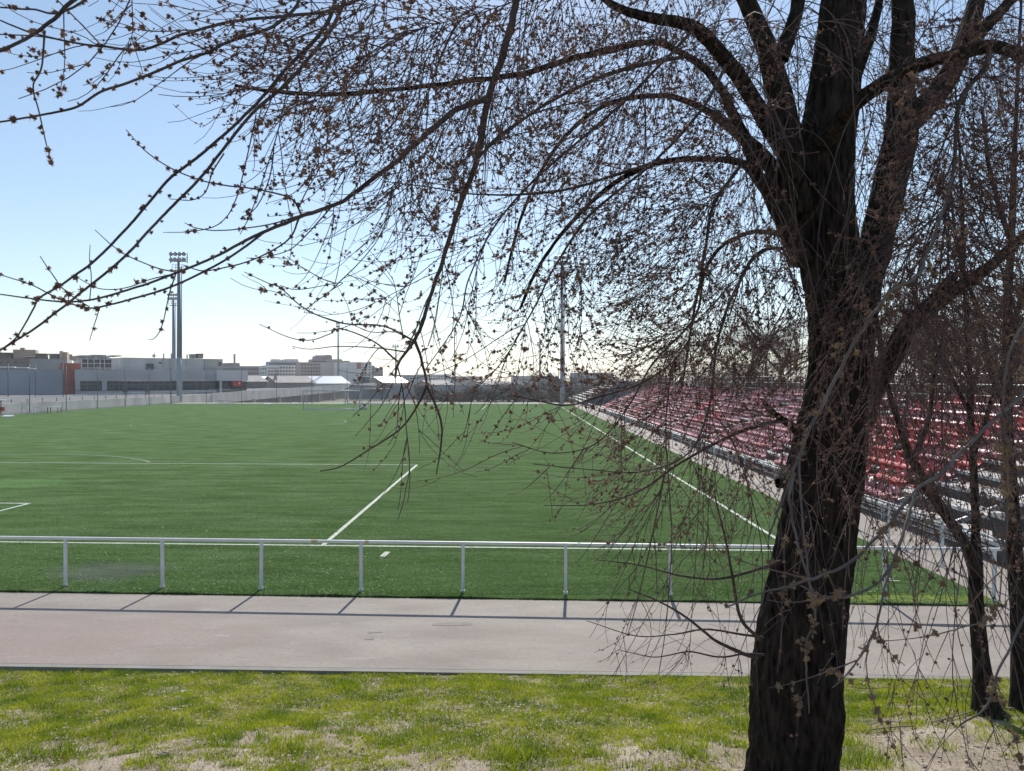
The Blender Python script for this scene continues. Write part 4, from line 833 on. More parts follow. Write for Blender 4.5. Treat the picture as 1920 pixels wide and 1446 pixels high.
# ---------------- main elm
tz = 5.3
TRUNK = [(1462, 1560, tz, 205), (1472, 1500, tz, 178), (1481, 1446, tz, 166), (1490, 1340, tz, 170), (1499, 1230, tz, 172), (1515, 1110, tz, 158), (1533, 1000, tz, 144), (1546, 900, tz, 138),
         (1562, 800, tz, 124), (1570, 710, tz, 106), (1575, 640, tz, 118), (1574, 560, tz, 130), (1556, 480, tz, 112), (1549, 400, tz, 104), (1545, 310, tz, 100), (1560, 200, 5.32, 92), (1572, 100, 5.35, 84), (1583, 0, 5.4, 80), (1590, -120, 5.5, 70), (1575, -320, 5.6, 52), (1560, -560, 5.7, 30)]
LIMBS = [
 [(1588, 640, 5.3, 90), (1625, 520, 5.32, 66), (1648, 440, 5.36, 64), (1672, 340, 5.4, 66), (1690, 240, 5.44, 62), (1688, 150, 5.48, 46), (1692, 60, 5.5, 42), (1695, -60, 5.5, 36), (1720, -260, 5.4, 22), (1740, -420, 5.3, 10)],
 [(1692, 235, 5.44, 56), (1752, 180, 5.5, 44), (1795, 112, 5.6, 40), (1822, 40, 5.7, 34), (1850, -60, 5.8, 26), (1900, -240, 5.9, 12)],
 [(1805, 95, 5.6, 24), (1855, 40, 5.5, 22), (1930, -20, 5.4, 16), (2050, -60, 5.2, 9)],
 [(1580, 430, 5.36, 44), (1580, 330, 5.42, 42), (1584, 260, 5.46, 34), (1600, 160, 5.6, 26), (1640, 40, 5.8, 18), (1660, -80, 6, 10)],
 [(1510, 330, 5.28, 62), (1486, 290, 5.25, 52), (1470, 220, 5.2, 50), (1456, 160, 5.15, 46), (1438, 90, 5.1, 38), (1400, 0, 5.0, 32), (1360, -90, 4.9, 26), (1290, -200, 4.7, 20), (1180, -280, 4.4, 15)],
 [(1462, 110, 5.15, 34), (1481, 60, 5.2, 26), (1498, -10, 5.25, 24), (1510, -140, 5.3, 16), (1500, -300, 5.3, 8)],
 [(1500, 390, 5.25, 52), (1481, 305, 5.1, 36), (1440, 235, 4.95, 32), (1407, 178, 4.8, 30), (1365, 115, 4.65, 28), (1300, 52, 4.45, 22), (1215, 33, 4.3, 17), (1150, 10, 4.2, 14), (1090, -40, 4.1, 12), (980, -110, 3.9, 10)],
 [(1500, 410, 5.3, 40), (1465, 345, 5.4, 30), (1429, 290, 5.5, 26), (1374, 245, 5.6, 16), (1320, 205, 5.7, 12), (1240, 180, 5.9, 9), (1130, 200, 6.1, 6.5), (1040, 280, 6.2, 4.5), (980, 400, 6.25, 3), (945, 530, 6.3, 2)],
 [(1502, 490, 5.2, 46), (1474, 425, 5.1, 34), (1448, 375, 5.0, 30), (1425, 335, 4.9, 26), (1390, 306, 4.8, 14), (1330, 298, 4.7, 9), (1240, 305, 4.6, 7.5), (1150, 345, 4.5, 6), (1060, 430, 4.4, 4.5), (1005, 510, 4.35, 3.2), (975, 580, 4.3, 2)],
 [(1420, 325, 4.9, 24), (1398, 262, 4.95, 21), (1366, 190, 5.0, 18), (1330, 138, 5.1, 15), (1280, 100, 5.2, 13), (1224, 78, 5.2, 12), (1150, 92, 5.1, 11), (1070, 110, 4.9, 10), (984, 138, 4.7, 9), (881, 151, 4.5, 7), (812, 160, 4.4, 6), (640, 176, 4.1, 4.5), (520, 172, 3.9, 3.4), (440, 160, 3.8, 2.4)],
 [(1475, 442, 5.15, 16), (1430, 434, 5.0, 11), (1395, 440, 4.9, 9.5), (1350, 465, 4.8, 7.5), (1316, 520, 4.7, 6), (1295, 620, 4.65, 4.4), (1280, 720, 4.6, 3)],
 [(1545, 262, 5.1, 40), (1590, 208, 4.8, 30), (1639, 168, 4.55, 27), (1713, 126, 4.3, 25), (1778, 107, 4.1, 24), (1849, 88, 3.9, 22), (1913, 103, 3.8, 18), (2000, 150, 3.7, 12)],
 [(1860, 90, 3.9, 14), (1845, 130, 3.8, 12), (1800, 190, 3.7, 9), (1790, 300, 3.6, 7), (1770, 420, 3.5, 5)],
 [(1615, 790, 5.25, 52), (1632, 742, 5.2, 44), (1671, 674, 5.0, 38), (1704, 612, 4.85, 34), (1752, 568, 4.7, 30), (1804, 535, 4.55, 24), (1865, 490, 4.4, 18), (1920, 440, 4.3, 14), (2000, 380, 4.2, 8)],
 [(1760, 562, 4.7, 34), (1785, 522, 4.75, 20), (1792, 512, 4.75, 16)],
 [(1520, 815, 5.2, 26), (1500, 812, 5.12, 16), (1480, 796, 5.0, 13), (1462, 784, 4.9, 11), (1441, 765, 4.8, 8), (1432, 754, 4.78, 6)],
 [(1466, 787, 4.92, 9), (1430, 796, 4.8, 7.5), (1392, 808, 4.7, 6.5), (1340, 832, 4.6, 5.5), (1270, 872, 4.5, 4.5), (1200, 920, 4.4, 3.5), (1120, 945, 4.35, 2.5), (1020, 948, 4.3, 1.6)],
 [(1478, 885, 5.25, 30), (1470, 902, 5.1, 24), (1460, 906, 5.05, 18)],
 # overhead limb feeding the hanging sprays on the left (mostly above the frame)
 [(1180, -280, 4.4, 15), (1000, -330, 4.0, 14), (820, -300, 3.6, 13), (640, -220, 3.2, 12), (460, -150, 2.9, 10), (300, -110, 2.7, 8), (145, -4, 2.5, 8), (108, 31, 2.45, 7.5), (60, 66, 2.4, 7), (0, 95, 2.35, 6.5), (-120, 130, 2.3, 5)],
 # hanging bough across the middle
 [(1000, -330, 4.0, 14), (990, -160, 3.85, 15), (968, 0, 3.7, 15), (945, 95, 3.65, 15), (916, 182, 3.6, 15), (893, 300, 3.55, 13), (857, 400, 3.5, 12), (834, 477, 3.48, 10), (810, 547, 3.45, 8.5), (791, 609, 3.42, 7), (777, 638, 3.4, 6.5), (748, 680, 3.38, 5), (741, 704, 3.36, 4)],
 [(777, 636, 3.4, 6), (791, 679, 3.38, 4.8), (799, 722, 3.36, 4.5), (780, 765, 3.34, 4), (752, 803, 3.32, 3.6), (700, 838, 3.3, 3), (640, 874, 3.28, 2.5), (600, 884, 3.27, 2)],
 [(799, 722, 3.36, 4.5), (826, 787, 3.36, 4), (826, 838, 3.35, 3.2), (818, 890, 3.34, 2)],
 [(914, 184, 3.6, 13), (863, 203, 3.5, 12), (832, 223, 3.45, 12), (777, 272, 3.35, 11), (726, 316, 3.25, 10.5), (674, 354, 3.15, 10), (640, 378, 3.1, 9), (583, 400, 3.0, 8), (533, 419, 2.95, 7), (477, 443, 2.9, 6), (423, 472, 2.82, 5), (377, 493, 2.78, 4.6), (333, 511, 2.72, 4.4), (283, 530, 2.68, 4.2), (243, 543, 2.64, 4), (183, 560, 2.6, 3.8), (133, 566, 2.56, 3.4), (83, 563, 2.52, 3), (0, 552, 2.46, 2.4)],
 [(500, 432, 2.92, 5), (423, 487, 2.84, 4.2), (333, 533, 2.75, 4), (267, 555, 2.7, 3.8), (200, 573, 2.66, 3.4), (160, 577, 2.62, 3), (110, 560, 2.58, 2.5), (60, 535, 2.55, 2), (0, 515, 2.5, 1.8)],
 [(640, -220, 3.2, 12), (650, -60, 3.0, 9), (633, 33, 2.95, 8), (550, 143, 2.85, 7), (473, 213, 2.78, 6), (413, 287, 2.72, 5.4), (367, 343, 2.68, 5), (300, 410, 2.62, 4.8), (233, 482, 2.56, 4.6), (160, 543, 2.5, 4.4), (83, 603, 2.45, 4.2), (17, 647, 2.4, 3.8), (-60, 690, 2.35, 3)],
 [(640, -60, 3.05, 9), (612, 45, 3.0, 8), (533, 133, 2.9, 6.6), (483, 193, 2.84, 6), (427, 247, 2.78, 5.6), (360, 303, 2.72, 5.2), (320, 333, 2.68, 5), (280, 380, 2.64, 4.8), (233, 433, 2.58, 4.6), (180, 487, 2.52, 4.4), (117, 533, 2.46, 4), (75, 558, 2.43, 3.6), (62, 580, 2.41, 3.2), (33, 630, 2.38, 2.8), (0, 657, 2.34, 2.4)],
 [(460, -150, 2.9, 9), (560, -20, 2.95, 6), (520, 45, 2.92, 6), (430, 78, 2.85, 5.5), (390, 98, 2.8, 5.2), (330, 118, 2.75, 5), (260, 148, 2.68, 4.8), (190, 172, 2.62, 4.6), (140, 202, 2.56, 4.4), (70, 217, 2.5, 4), (0, 229, 2.45, 3.6), (-80, 240, 2.4, 3)],
 [(820, -300, 3.6, 10), (740, -60, 3.3, 7), (640, 12, 3.2, 6), (540, 30, 3.1, 5.5), (430, 42, 3.0, 5.2), (340, 66, 2.9, 5), (270, 93, 2.82, 4.8), (200, 88, 2.75, 4.4), (150, 82, 2.7, 4), (60, 62, 2.6, 3.6), (0, 38, 2.55, 3)],
 [(300, -110, 2.7, 6), (200, -30, 2.62, 4.5), (120, 22, 2.56, 4), (60, 18, 2.5, 3.5), (0, 14, 2.45, 3)],
 [(84, 58, 2.42, 4), (78, 125, 2.41, 3.2), (62, 162, 2.40, 2.8), (72, 205, 2.40, 2.6), (85, 262, 2.4, 2.2), (98, 312, 2.4, 1.6)],
 [(566, 404, 3.0, 4), (545, 372, 2.95, 3.4), (480, 355, 2.9, 3), (400, 344, 2.84, 2.7), (330, 320, 2.78, 2.5), (275, 285, 2.74, 2.2), (236, 243, 2.7, 1.6)],
 [(560, 412, 2.98, 4), (540, 450, 2.95, 3.2), (480, 485, 2.9, 2.8), (420, 502, 2.85, 2.6), (380, 508, 2.8, 2.4), (345, 498, 2.76, 2)],
 [(330, 512, 2.72, 3), (318, 550, 2.7, 2.4), (304, 610, 2.68, 2), (290, 634, 2.66, 1.6), (278, 636, 2.64, 1.2)],
 [(777, 640, 3.4, 4), (720, 612, 3.36, 3), (640, 606, 3.3, 2.6), (573, 580, 3.24, 2.3), (527, 541, 3.2, 2), (500, 530, 3.18, 1.7), (458, 510, 3.15, 1.3)],
 [(748, 680, 3.38, 4), (700, 640, 3.34, 2.8), (640, 617, 3.3, 2.4), (617, 627, 3.28, 2.2), (580, 638, 3.26, 2), (540, 632, 3.23, 1.8), (486, 608, 3.2, 1.3)],
 [(573, 580, 3.24, 2), (620, 545, 3.26, 1.9), (640, 530, 3.27, 1.6), (560, 543, 3.22, 1.5), (525, 535, 3.2, 1.2)],
 [(760, 660, 3.38, 3), (700, 652, 3.34, 2.2), (630, 650, 3.3, 2), (580, 655, 3.26, 1.6), (546, 649, 3.24, 1.2)],
 [(165, 574, 2.62, 2.4), (123, 546, 2.58, 2.2), (97, 513, 2.55, 2), (75, 480, 2.53, 1.4)],
 [(334, 511, 2.72, 2.6), (297, 503, 2.7, 2.2), (250, 485, 2.66, 2), (215, 464, 2.63, 1.8), (178, 431, 2.6, 1.3)],
 [(168, 565, 2.6, 2), (171, 520, 2.59, 1.8), (168, 490, 2.58, 1.6), (169, 459, 2.57, 1.2)],
 [(186, 577, 2.66, 2), (183, 590, 2.66, 1.8), (175, 615, 2.66, 1.6), (168, 639, 2.66, 1.2)],
 [(330, 513, 2.72, 2.4), (285, 523, 2.7, 2), (235, 540, 2.66, 1.9), (190, 542, 2.62, 1.7), (162, 530, 2.6, 1.5), (136, 514, 2.58, 1.2)],
 [(420, 288, 2.72, 3), (400, 320, 2.7, 2.4), (385, 360, 2.7, 2.2), (360, 375, 2.68, 1.8), (317, 373, 2.66, 1.2)],
 [(480, 215, 2.78, 2.6), (462, 300, 2.78, 2.4), (440, 380, 2.78, 2.2), (410, 420, 2.76, 2), (360, 434, 2.73, 1.7), (306, 436, 2.7, 1.2)],
 [(560, 405, 2.98, 3), (500, 422, 2.94, 2.4), (420, 432, 2.88, 2.1), (370, 428, 2.84, 1.8), (346, 418, 2.82, 1.3)],
 [(540, 160, 2.86, 2.6), (520, 250, 2.85, 2.4), (495, 330, 2.84, 2.2), (470, 400, 2.83, 2), (450, 440, 2.82, 1.4)],
 [(620, 390, 3.08, 3), (575, 440, 3.06, 2.4), (540, 470, 3.04, 2), (490, 483, 3.0, 1.7), (462, 484, 2.98, 1.2)],
 [(900, 290, 3.55, 4.8), (960, 240, 3.9, 5.4), (1050, 180, 4.3, 6.6), (1170, 130, 4.7, 7.8), (1290, 105, 5.1, 9.0)],
 [(895, 300, 3.55, 4.2), (940, 250, 3.6, 3.6), (1010, 210, 3.7, 3.0), (1090, 190, 3.8, 2.4)],
 # large arcs through the middle
 [(1300, 55, 4.45, 7.2), (1240, 120, 4.3, 6.0), (1160, 200, 4.15, 5.4), (1090, 260, 4.0, 4.8), (1000, 340, 3.9, 4.2), (930, 420, 3.8, 3.6), (880, 520, 3.75, 3.0), (860, 600, 3.7, 2.4), (800, 690, 3.66, 1.8)],
 [(1365, 115, 4.65, 7.2), (1320, 200, 4.4, 6.0), (1230, 300, 4.2, 5.4), (1110, 400, 4.0, 4.8), (1040, 500, 3.9, 3.9), (1000, 580, 3.85, 3.2), (940, 680, 3.8, 2.5), (880, 740, 3.75, 1.8)],
 [(1240, 300, 4.6, 6.0), (1150, 330, 4.3, 5.4), (1040, 360, 4.0, 4.8), (900, 365, 3.8, 3.6), (800, 350, 3.7, 2.4), (720, 340, 3.6, 1.8)],
 [(1290, 640, 4.65, 3.0), (1260, 680, 4.5, 3.6), (1200, 720, 4.3, 3.6), (1120, 745, 4.1, 3.6), (1060, 760, 4.0, 3.2), (980, 745, 3.9, 2.4), (950, 742, 3.88, 1.8)],
 [(1390, 310, 4.8, 8.4), (1340, 380, 4.5, 6.6), (1320, 480, 4.4, 5.4), (1305, 590, 4.3, 4.8), (1225, 680, 4.2, 3.6), (1180, 760, 4.1, 3.0), (1120, 830, 4.05, 2.4), (1040, 850, 4.0, 1.8), (960, 830, 3.95, 1.6)],
 [(1500, 470, 5.1, 9.6), (1430, 470, 4.6, 7.2), (1380, 540, 4.3, 6.0), (1345, 640, 4.1, 4.8), (1330, 760, 4.0, 3.6), (1290, 850, 3.9, 3.0), (1200, 885, 3.8, 2.4), (1100, 880, 3.75, 1.8), (1000, 870, 3.7, 1.6)],
 # bare suckers low on the trunk
 [(1420, 1232, 5.1, 9), (1385, 1222, 5.0, 7), (1340, 1200, 4.9, 5.5), (1290, 1160, 4.85, 4.4), (1240, 1130, 4.8, 3.4), (1180, 1105, 4.75, 2.4)],
 [(1425, 1200, 5.1, 7), (1390, 1160, 5.05, 6), (1375, 1090, 5.0, 5), (1360, 1010, 4.95, 4), (1340, 930, 4.9, 3)],
 [(1432, 1228, 5.15, 5), (1400, 1226, 5.05, 4), (1350, 1232, 5.0, 3.4), (1290, 1222, 4.95, 3), (1230, 1232, 4.9, 2.2), (1165, 1220, 4.85, 1.5)],
 [(1432, 1196, 5.15, 5), (1380, 1188, 5.05, 4), (1320, 1180, 5.0, 3.2), (1260, 1190, 4.9, 2.6), (1190, 1192, 4.85, 2), (1100, 1164, 4.8, 1.4)],
 [(1472, 1050, 5.2, 8), (1420, 1068, 5.1, 6), (1350, 1085, 5.0, 5), (1280, 1080, 4.9, 3.6), (1200, 1060, 4.85, 2.4), (1120, 1050, 4.8, 1.5)],
]
BARE = 5                                       # the last five carry no flowers
SHOOTS = [                                     # grey shoots hanging in front of the trunk
 [(1790, 300, 3.6, 7), (1772, 380, 3.4, 8), (1742, 465, 3.25, 10), (1717, 520, 3.2, 10), (1675, 542, 3.15, 10), (1639, 587, 3.1, 10), (1591, 658, 3.05, 10), (1568, 710, 3.0, 9.5), (1526, 787, 2.95, 9), (1500, 846, 2.9, 8), (1470, 930, 2.86, 6), (1440, 1010, 2.82, 4)],
 [(1990, 660, 2.5, 10), (1920, 735, 2.4, 10), (1850, 800, 2.32, 10), (1780, 870, 2.25, 10), (1715, 925, 2.2, 9.5), (1660, 990, 2.15, 9), (1600, 1050, 2.1, 8), (1540, 1080, 2.06, 7), (1470, 1100, 2.02, 6), (1410, 1118, 2.0, 5), (1360, 1140, 1.98, 3.5)],
 [(1718, 925, 2.2, 9), (1700, 980, 2.12, 7.5), (1680, 1040, 2.08, 7), (1650, 1090, 2.04, 6.5), (1600, 1116, 2.0, 6), (1550, 1120, 1.98, 5), (1500, 1098, 1.96, 4)],
 [(1488, 885, 2.88, 7), (1482, 945, 2.72, 7), (1496, 1020, 2.55, 6), (1516, 1085, 2.5, 6), (1528, 1160, 2.48, 5.6), (1512, 1205, 2.46, 5.2), (1513, 1270, 2.44, 4.4), (1517, 1338, 2.42, 3)],
 [(1712, 930, 2.19, 5), (1696, 990, 2.02, 5), (1662, 1090, 1.86, 5), (1640, 1180, 1.82, 4.6), (1600, 1250, 1.8, 4), (1560, 1290, 1.78, 3)],
 [(1498, 850, 2.9, 5), (1503, 950, 2.76, 5), (1512, 1040, 2.66, 4.4), (1520, 1110, 2.64, 3.6), (1524, 1135, 2.62, 3)],
 [(1940, 1120, 2.0, 6), (1880, 1240, 1.9, 6), (1850, 1320, 1.85, 5), (1800, 1360, 1.8, 4)],
 [(1960, 560, 1.9, 8), (1900, 640, 1.85, 6), (1880, 760, 1.82, 5), (1890, 900, 1.8, 4), (1880, 1060, 1.8, 3.4), (1850, 1165, 1.78, 2.8), (1690, 1172, 1.76, 2)],
]
main = empty('elm_tree', at(1462, 1560, tz), 'large dark-trunked elm in the right foreground with drooping budding twigs', 'tree')
O = np.array(main.location)
def add_part(name, vf, m, kind=None, root=main, origin=None, smooth=True):
    v, f = vf; o = link(name, np_mesh(name, v - (O if origin is None else origin), f, smooth), X[m], root)
    if kind: o['kind'] = kind
    return o
P, Rr = px_limb(TRUNK, 1, 0)
P, Rr = spline(P, Rr, 14)
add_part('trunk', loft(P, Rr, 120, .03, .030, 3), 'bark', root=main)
# root flare
limbP = []
for i, pts in enumerate(LIMBS):
    P, Rr = px_limb(pts, 8, .22 if pts[0][3] < 30 else .05)
    big = Rr[0] > .03
    if big:
        P, Rr = spline(P, Rr, 2)
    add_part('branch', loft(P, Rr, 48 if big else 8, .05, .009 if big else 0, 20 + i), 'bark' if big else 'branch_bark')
    limbP.append((P, Rr))
shootP = []
for i, pts in enumerate(SHOOTS):
    P, Rr = px_limb(pts, 8, .5); Rr = Rr * .78; add_part('hanging_shoot', loft(P, Rr, 8, .06, 0, 60 + i), 'shoot_bark'); shootP.append((P, Rr))
tx = at(1550, 600, tz)[:2]
def outward(S):
    v = np.zeros_like(S); v[:, :2] = S[:, :2] - tx; return unit(v)
def side_dirs(T, lo, hi, n_):
    ph = np.radians(rng.uniform(lo, hi, n_)); q = unit(np.cross(T, rng.normal(0, 1, (n_, 3)))); return T * np.cos(ph)[:, None] + q * np.sin(ph)[:, None]
def section(P, Rr, rmax):                      # thinner stretch of a limb that still carries side shoots
    ok = np.where(Rr < rmax)[0]; return P[ok[0]:] if len(ok) > 4 else None
carriers = [q for q in (section(P, Rr, .055) for P, Rr in limbP[:-BARE]) if q is not None]
left_c = [q for q in (section(P, Rr, .016) for P, Rr in limbP[:-BARE]) if q is not None]
TW, TUF, TSZ = [], [], []
CELL = 40; COV = np.zeros((40, 52))
def cells(px, py): return np.clip((py / CELL).astype(int) + 1, 0, 39), np.clip((px / CELL).astype(int) + 1, 0, 51)
def note(P_, R_):                               # how much of each patch of the picture these shoots fill
    px, py, dz = proj(P_.reshape(-1, 3)); N, Mn = P_.shape[:2]; px = px.reshape(N, Mn); py = py.reshape(N, Mn); dz = dz.reshape(N, Mn)
    seg = np.hypot(np.diff(px, axis=1), np.diff(py, axis=1)); wd = 2 * R_[:, 1:] * F / dz[:, 1:]; j, i = cells(px[:, 1:], py[:, 1:])
    return j, i, np.minimum(seg, 80) * wd / CELL ** 2, px, py, dz
TRK = np.array([(b_, a, w_) for a, b_, d, w_ in TRUNK])[::-1]
def on_trunk(px, py, dz):
    c_ = np.interp(py, TRK[:, 0], TRK[:, 1]); h_ = np.interp(py, TRK[:, 0], TRK[:, 2]) * .5; return (np.abs(px - c_) < h_) & (dz < 5.4) & (py > 180)
def fill(P_, R_, full, dmin=2.0, floor=.03):
    """keep shoots where the crown is still thinner than in the photograph."""
    j, i, a_, px, py, dz = note(P_, R_); tgt = dens(px[:, 1:], py[:, 1:]); ok = np.zeros(len(P_), bool); lim = np.maximum(tgt * full, 1e-4)
    good = (tgt.min(1) > floor) & (dz.min(1) > dmin)
    if full < 5: good &= ~((on_trunk(px, py, dz).mean(1) > .12) & (rng.random(len(P_)) < .82))
    for k0 in range(0, len(P_), 150):
        sl = slice(k0, k0 + 150); r_ = (COV[j[sl], i[sl]] / lim[sl]).mean(1); acc = good[sl] & (r_ < 1) & (rng.random(len(r_)) < np.clip(tgt[sl].mean(1) * 1.5 + .1, 0, 1)); ok[sl] = acc
        np.add.at(COV, (j[sl][acc], i[sl][acc]), a_[sl][acc])
    return ok
for P, Rr in limbP:
    q = Rr < .02
    if q.sum() > 3:
        Pq, Rq = P[q][None], Rr[q][None]; j, i, a_, *_ = note(Pq, Rq); np.add.at(COV, (j.ravel(), i.ravel()), a_.ravel() * .3)
def level(src, n_, lo, hi, lmin, lmax, Mn, g_, o_, lift, wander, r0, r1, full, tmin=.1, as_list=False, down_bias=0.0, dmin=2.0):
    S, T, k, t = pick(src, n_, tmin) if as_list else pick_arr(src, n_, tmin)
    D = side_dirs(T, lo, hi, n_) + np.array([0, 0, -down_bias]); L = rng.uniform(lmin, lmax, n_)
    P_ = grow(S, D, L, Mn, np.full(n_, g_) * rng.uniform(.5, 1.5, n_), outward(S), o_, lift, wander)
    Rr_ = np.linspace(r0, r1, Mn)[None, :] * rng.uniform(.75, 1.25, n_)[:, None]; ok = fill(P_, Rr_, full, dmin)
    TW.append((P_[ok], Rr_[ok])); return P_[ok]
def add_tufts(P_, per_m, smin, smax, off=.006, tmin=.15):
    L = np.linalg.norm(np.diff(P_, axis=1), axis=2).sum(1).mean(); n_ = int(len(P_) * L * per_m)
    Q = P_[rng.random(len(P_)) < .72]; S, T, k, t = pick_arr(Q, n_, tmin); S = np.where((rng.random(len(S)) < .3)[:, None], np.roll(S, 1, 0), S); TUF.append(S + rng.normal(0, off, S.shape)); TSZ.append(rng.uniform(smin, smax, n_))
B2 = level(left_c, 4000, 20, 55, .22, .75, 9, .9, .5, .6, .16, .0026, .0014, .13, .05, True)
B3 = level(B2, 14000, 20, 55, .10, .36, 6, .6, .4, .5, .18, .0017, .0011, .34, .1)
A2 = level(carriers, 12000, 20, 70, .6, 1.9, 12, 1.9, .45, .3, .18, .0046, .0023, .30, .08, True, .1)
A3 = level(A2, 70000, 20, 55, .25, .85, 9, 1.5, .6, .5, .2, .0025, .0014, .60, .08)
A4 = level(A3, 90000, 20, 55, .10, .36, 6, .7, .4, .4, .2, .0018, .0011, .90, .1)
SD = [P for P, Rr in shootP]
S2 = level(SD, 90, 25, 65, .10, .38, 7, .5, .2, .2, .2, .0022, .0011, 9, .1, True, dmin=1.3)
suck = [P for P, Rr in limbP[-BARE:]]
K2 = level(suck, 150, 20, 55, .12, .6, 8, .2, .3, .2, .25, .0017, .0008, 9, .15, True)
print('twigs', len(A2), len(B2), len(A3), len(A4), len(B3), len(S2), len(K2))
add_part('twigs', merge([tubes(P_, R_, 3) for P_, R_ in TW]), 'twig_bark', 'stuff')
add_tufts(A3, 10, .006, .0105); add_tufts(A4, 14, .0055, .0100); add_tufts(B2, 16, .007, .0125); add_tufts(B3, 20, .0065, .0115)
def on_boughs(free):
    for P, Rr in limbP[14:-BARE]:              # flowers sit straight on the thin boughs too
        q = section(P, Rr, .0062)
        if q is None or len(q) < 5: continue
        px, py, dz = proj(q); left = px.mean() < 620
        if left != free: continue
        n_ = int(np.linalg.norm(np.diff(q, axis=0), axis=1).sum() * (26 if free else 10)); S, T, k, t = pick([q], n_, .05); yield S + rng.normal(0, .005, S.shape)
for S in on_boughs(False): TUF.append(S); TSZ.append(rng.uniform(.006, .0105, len(S)))
Pc = np.concatenate(TUF); Sz = np.concatenate(TSZ); px, py, dz = proj(Pc); ok = (rng.random(len(Pc)) < np.clip(dens(px, py) * 2 + .35, 0, 1)) & (dz > 1.2)
for S in on_boughs(True): Pc = np.vstack([Pc, S]); Sz = np.append(Sz, rng.uniform(.008, .0135, len(S))); ok = np.append(ok, np.full(len(S), True))
print('tufts', ok.sum())
add_part('blossom_tufts', tufts(Pc[ok], Sz[ok]), 'blossom', 'stuff', smooth=False)
TUF2 = []; S2a = S2
S, T, k, t = pick_arr(S2a, 170, .2); TUF2.append(S)
S, T, k, t = pick(SD, 110, .3); TUF2.append(S + rng.normal(0, .006, S.shape))
Pc = np.concatenate(TUF2); Pc = np.concatenate([Pc, Pc[::2] + rng.normal(0, .009, Pc[::2].shape)]); add_part('seed_clusters', tufts(Pc, rng.uniform(.008, .0135, len(Pc))), 'seed_cluster', 'stuff', smooth=False)

# ---------------- the slimmer trees at the right edge
def side_tree(label, trunk, limbs, n2, n3, flare, slim=1.0):
    root = empty('young_tree', at(trunk[0][0], trunk[0][1], trunk[0][2]), label, 'tree'); Or = np.array(root.location)
    P, Rr = px_limb(trunk, 1, 0); P, Rr = spline(P, Rr, 14); Rr = Rr * slim * np.linspace(1, .5, len(Rr)) * (1 + flare * np.exp(-np.linspace(0, 14, len(Rr))))
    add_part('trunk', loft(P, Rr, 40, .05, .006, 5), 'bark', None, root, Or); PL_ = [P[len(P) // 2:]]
    for i, q in enumerate(limbs):
        P, Rr = px_limb(q, 8, .2); Rr = Rr * slim; add_part('branch', loft(P, Rr, 14, .06, .003, 7 + i), 'bark', None, root, Or); PL_.append(P)
    TWl = []
    S, T, k, t = pick(PL_, n2, .15); P2 = grow(S, side_dirs(T, 25, 65, n2) + [0, 0, .15], rng.uniform(.5, 1.5, n2), 9, np.full(n2, .8), unit(rng.normal(0, 1, (n2, 3))), .3, .3, .3); P2 = P2[keep(P2, .4)]
    TWl.append((P2, np.tile(np.linspace(.008, .003, 9), (len(P2), 1))))
    S, T, k, t = pick_arr(P2, n3, .1); P3 = grow(S, side_dirs(T, 25, 60, n3), rng.uniform(.2, .8, n3), 7, np.full(n3, .8), unit(rng.normal(0, 1, (n3, 3))), .3, .2, .3); P3 = P3[keep(P3, .5)]
    TWl.append((P3, np.tile(np.linspace(.0032, .0014, 7), (len(P3), 1))))
    add_part('twigs', merge([tubes(a, b_, 3) for a, b_ in TWl]), 'twig_bark', 'stuff', root, Or)
    S, T, k, t = pick_arr(P3, n3, .1); add_part('blossom_tufts', tufts(S, rng.uniform(.007, .012, len(S))), 'blossom', 'stuff', root, Or, False)
    return root
side_tree('slim forked young tree growing on the bank right of the elm',
  [(1856, 1352, 8.1, 62), (1848, 1320, 8.1, 54), (1842, 1260, 8.1, 44), (1836, 1200, 8.1, 40), (1832, 1130, 8.1, 38), (1830, 1060, 8.1, 36), (1829, 1000, 8.12, 24), (1826, 900, 8.15, 23), (1821, 800, 8.2, 21), (1816, 650, 8.25, 18), (1806, 480, 8.3, 14), (1800, 300, 8.4, 9), (1790, 150, 8.4, 5)],
  [[(1832, 1080, 8.08, 26), (1815, 1030, 8.05, 25), (1796, 1000, 8.0, 24), (1770, 960, 7.95, 24), (1735, 905, 7.9, 22), (1705, 850, 7.8, 18), (1680, 780, 7.7, 15), (1655, 690, 7.6, 12), (1640, 560, 7.5, 8), (1630, 430, 7.4, 5)],
   [(1824, 860, 8.15, 14), (1850, 780, 8.3, 12), (1880, 690, 8.4, 9), (1910, 600, 8.5, 6)], [(1710, 860, 7.8, 12), (1740, 790, 7.8, 10), (1750, 700, 7.8, 7), (1770, 620, 7.8, 5)],
   [(1820, 780, 8.2, 12), (1780, 700, 8.3, 9), (1730, 600, 8.4, 7), (1700, 500, 8.5, 4)]], 170, 1700, .5, .86)
side_tree('rough-barked tree cut by the right edge of the view',
  [(1922, 1330, 8.5, 66), (1917, 1300, 8.5, 58), (1912, 1200, 8.5, 50), (1908, 1100, 8.5, 48), (1900, 1000, 8.5, 46), (1893, 880, 8.5, 42), (1888, 740, 8.5, 38), (1890, 600, 8.5, 34), (1897, 420, 8.5, 28), (1905, 220, 8.5, 20), (1915, 0, 8.5, 12)],
  [[(1890, 780, 8.5, 22), (1860, 700, 8.4, 17), (1840, 600, 8.3, 13), (1800, 480, 8.2, 8), (1780, 350, 8.1, 5)], [(1892, 620, 8.5, 18), (1930, 520, 8.4, 14), (1960, 400, 8.3, 9)], [(1895, 450, 8.5, 16), (1860, 340, 8.5, 12), (1840, 200, 8.5, 7)]], 150, 1500, .4, .72)

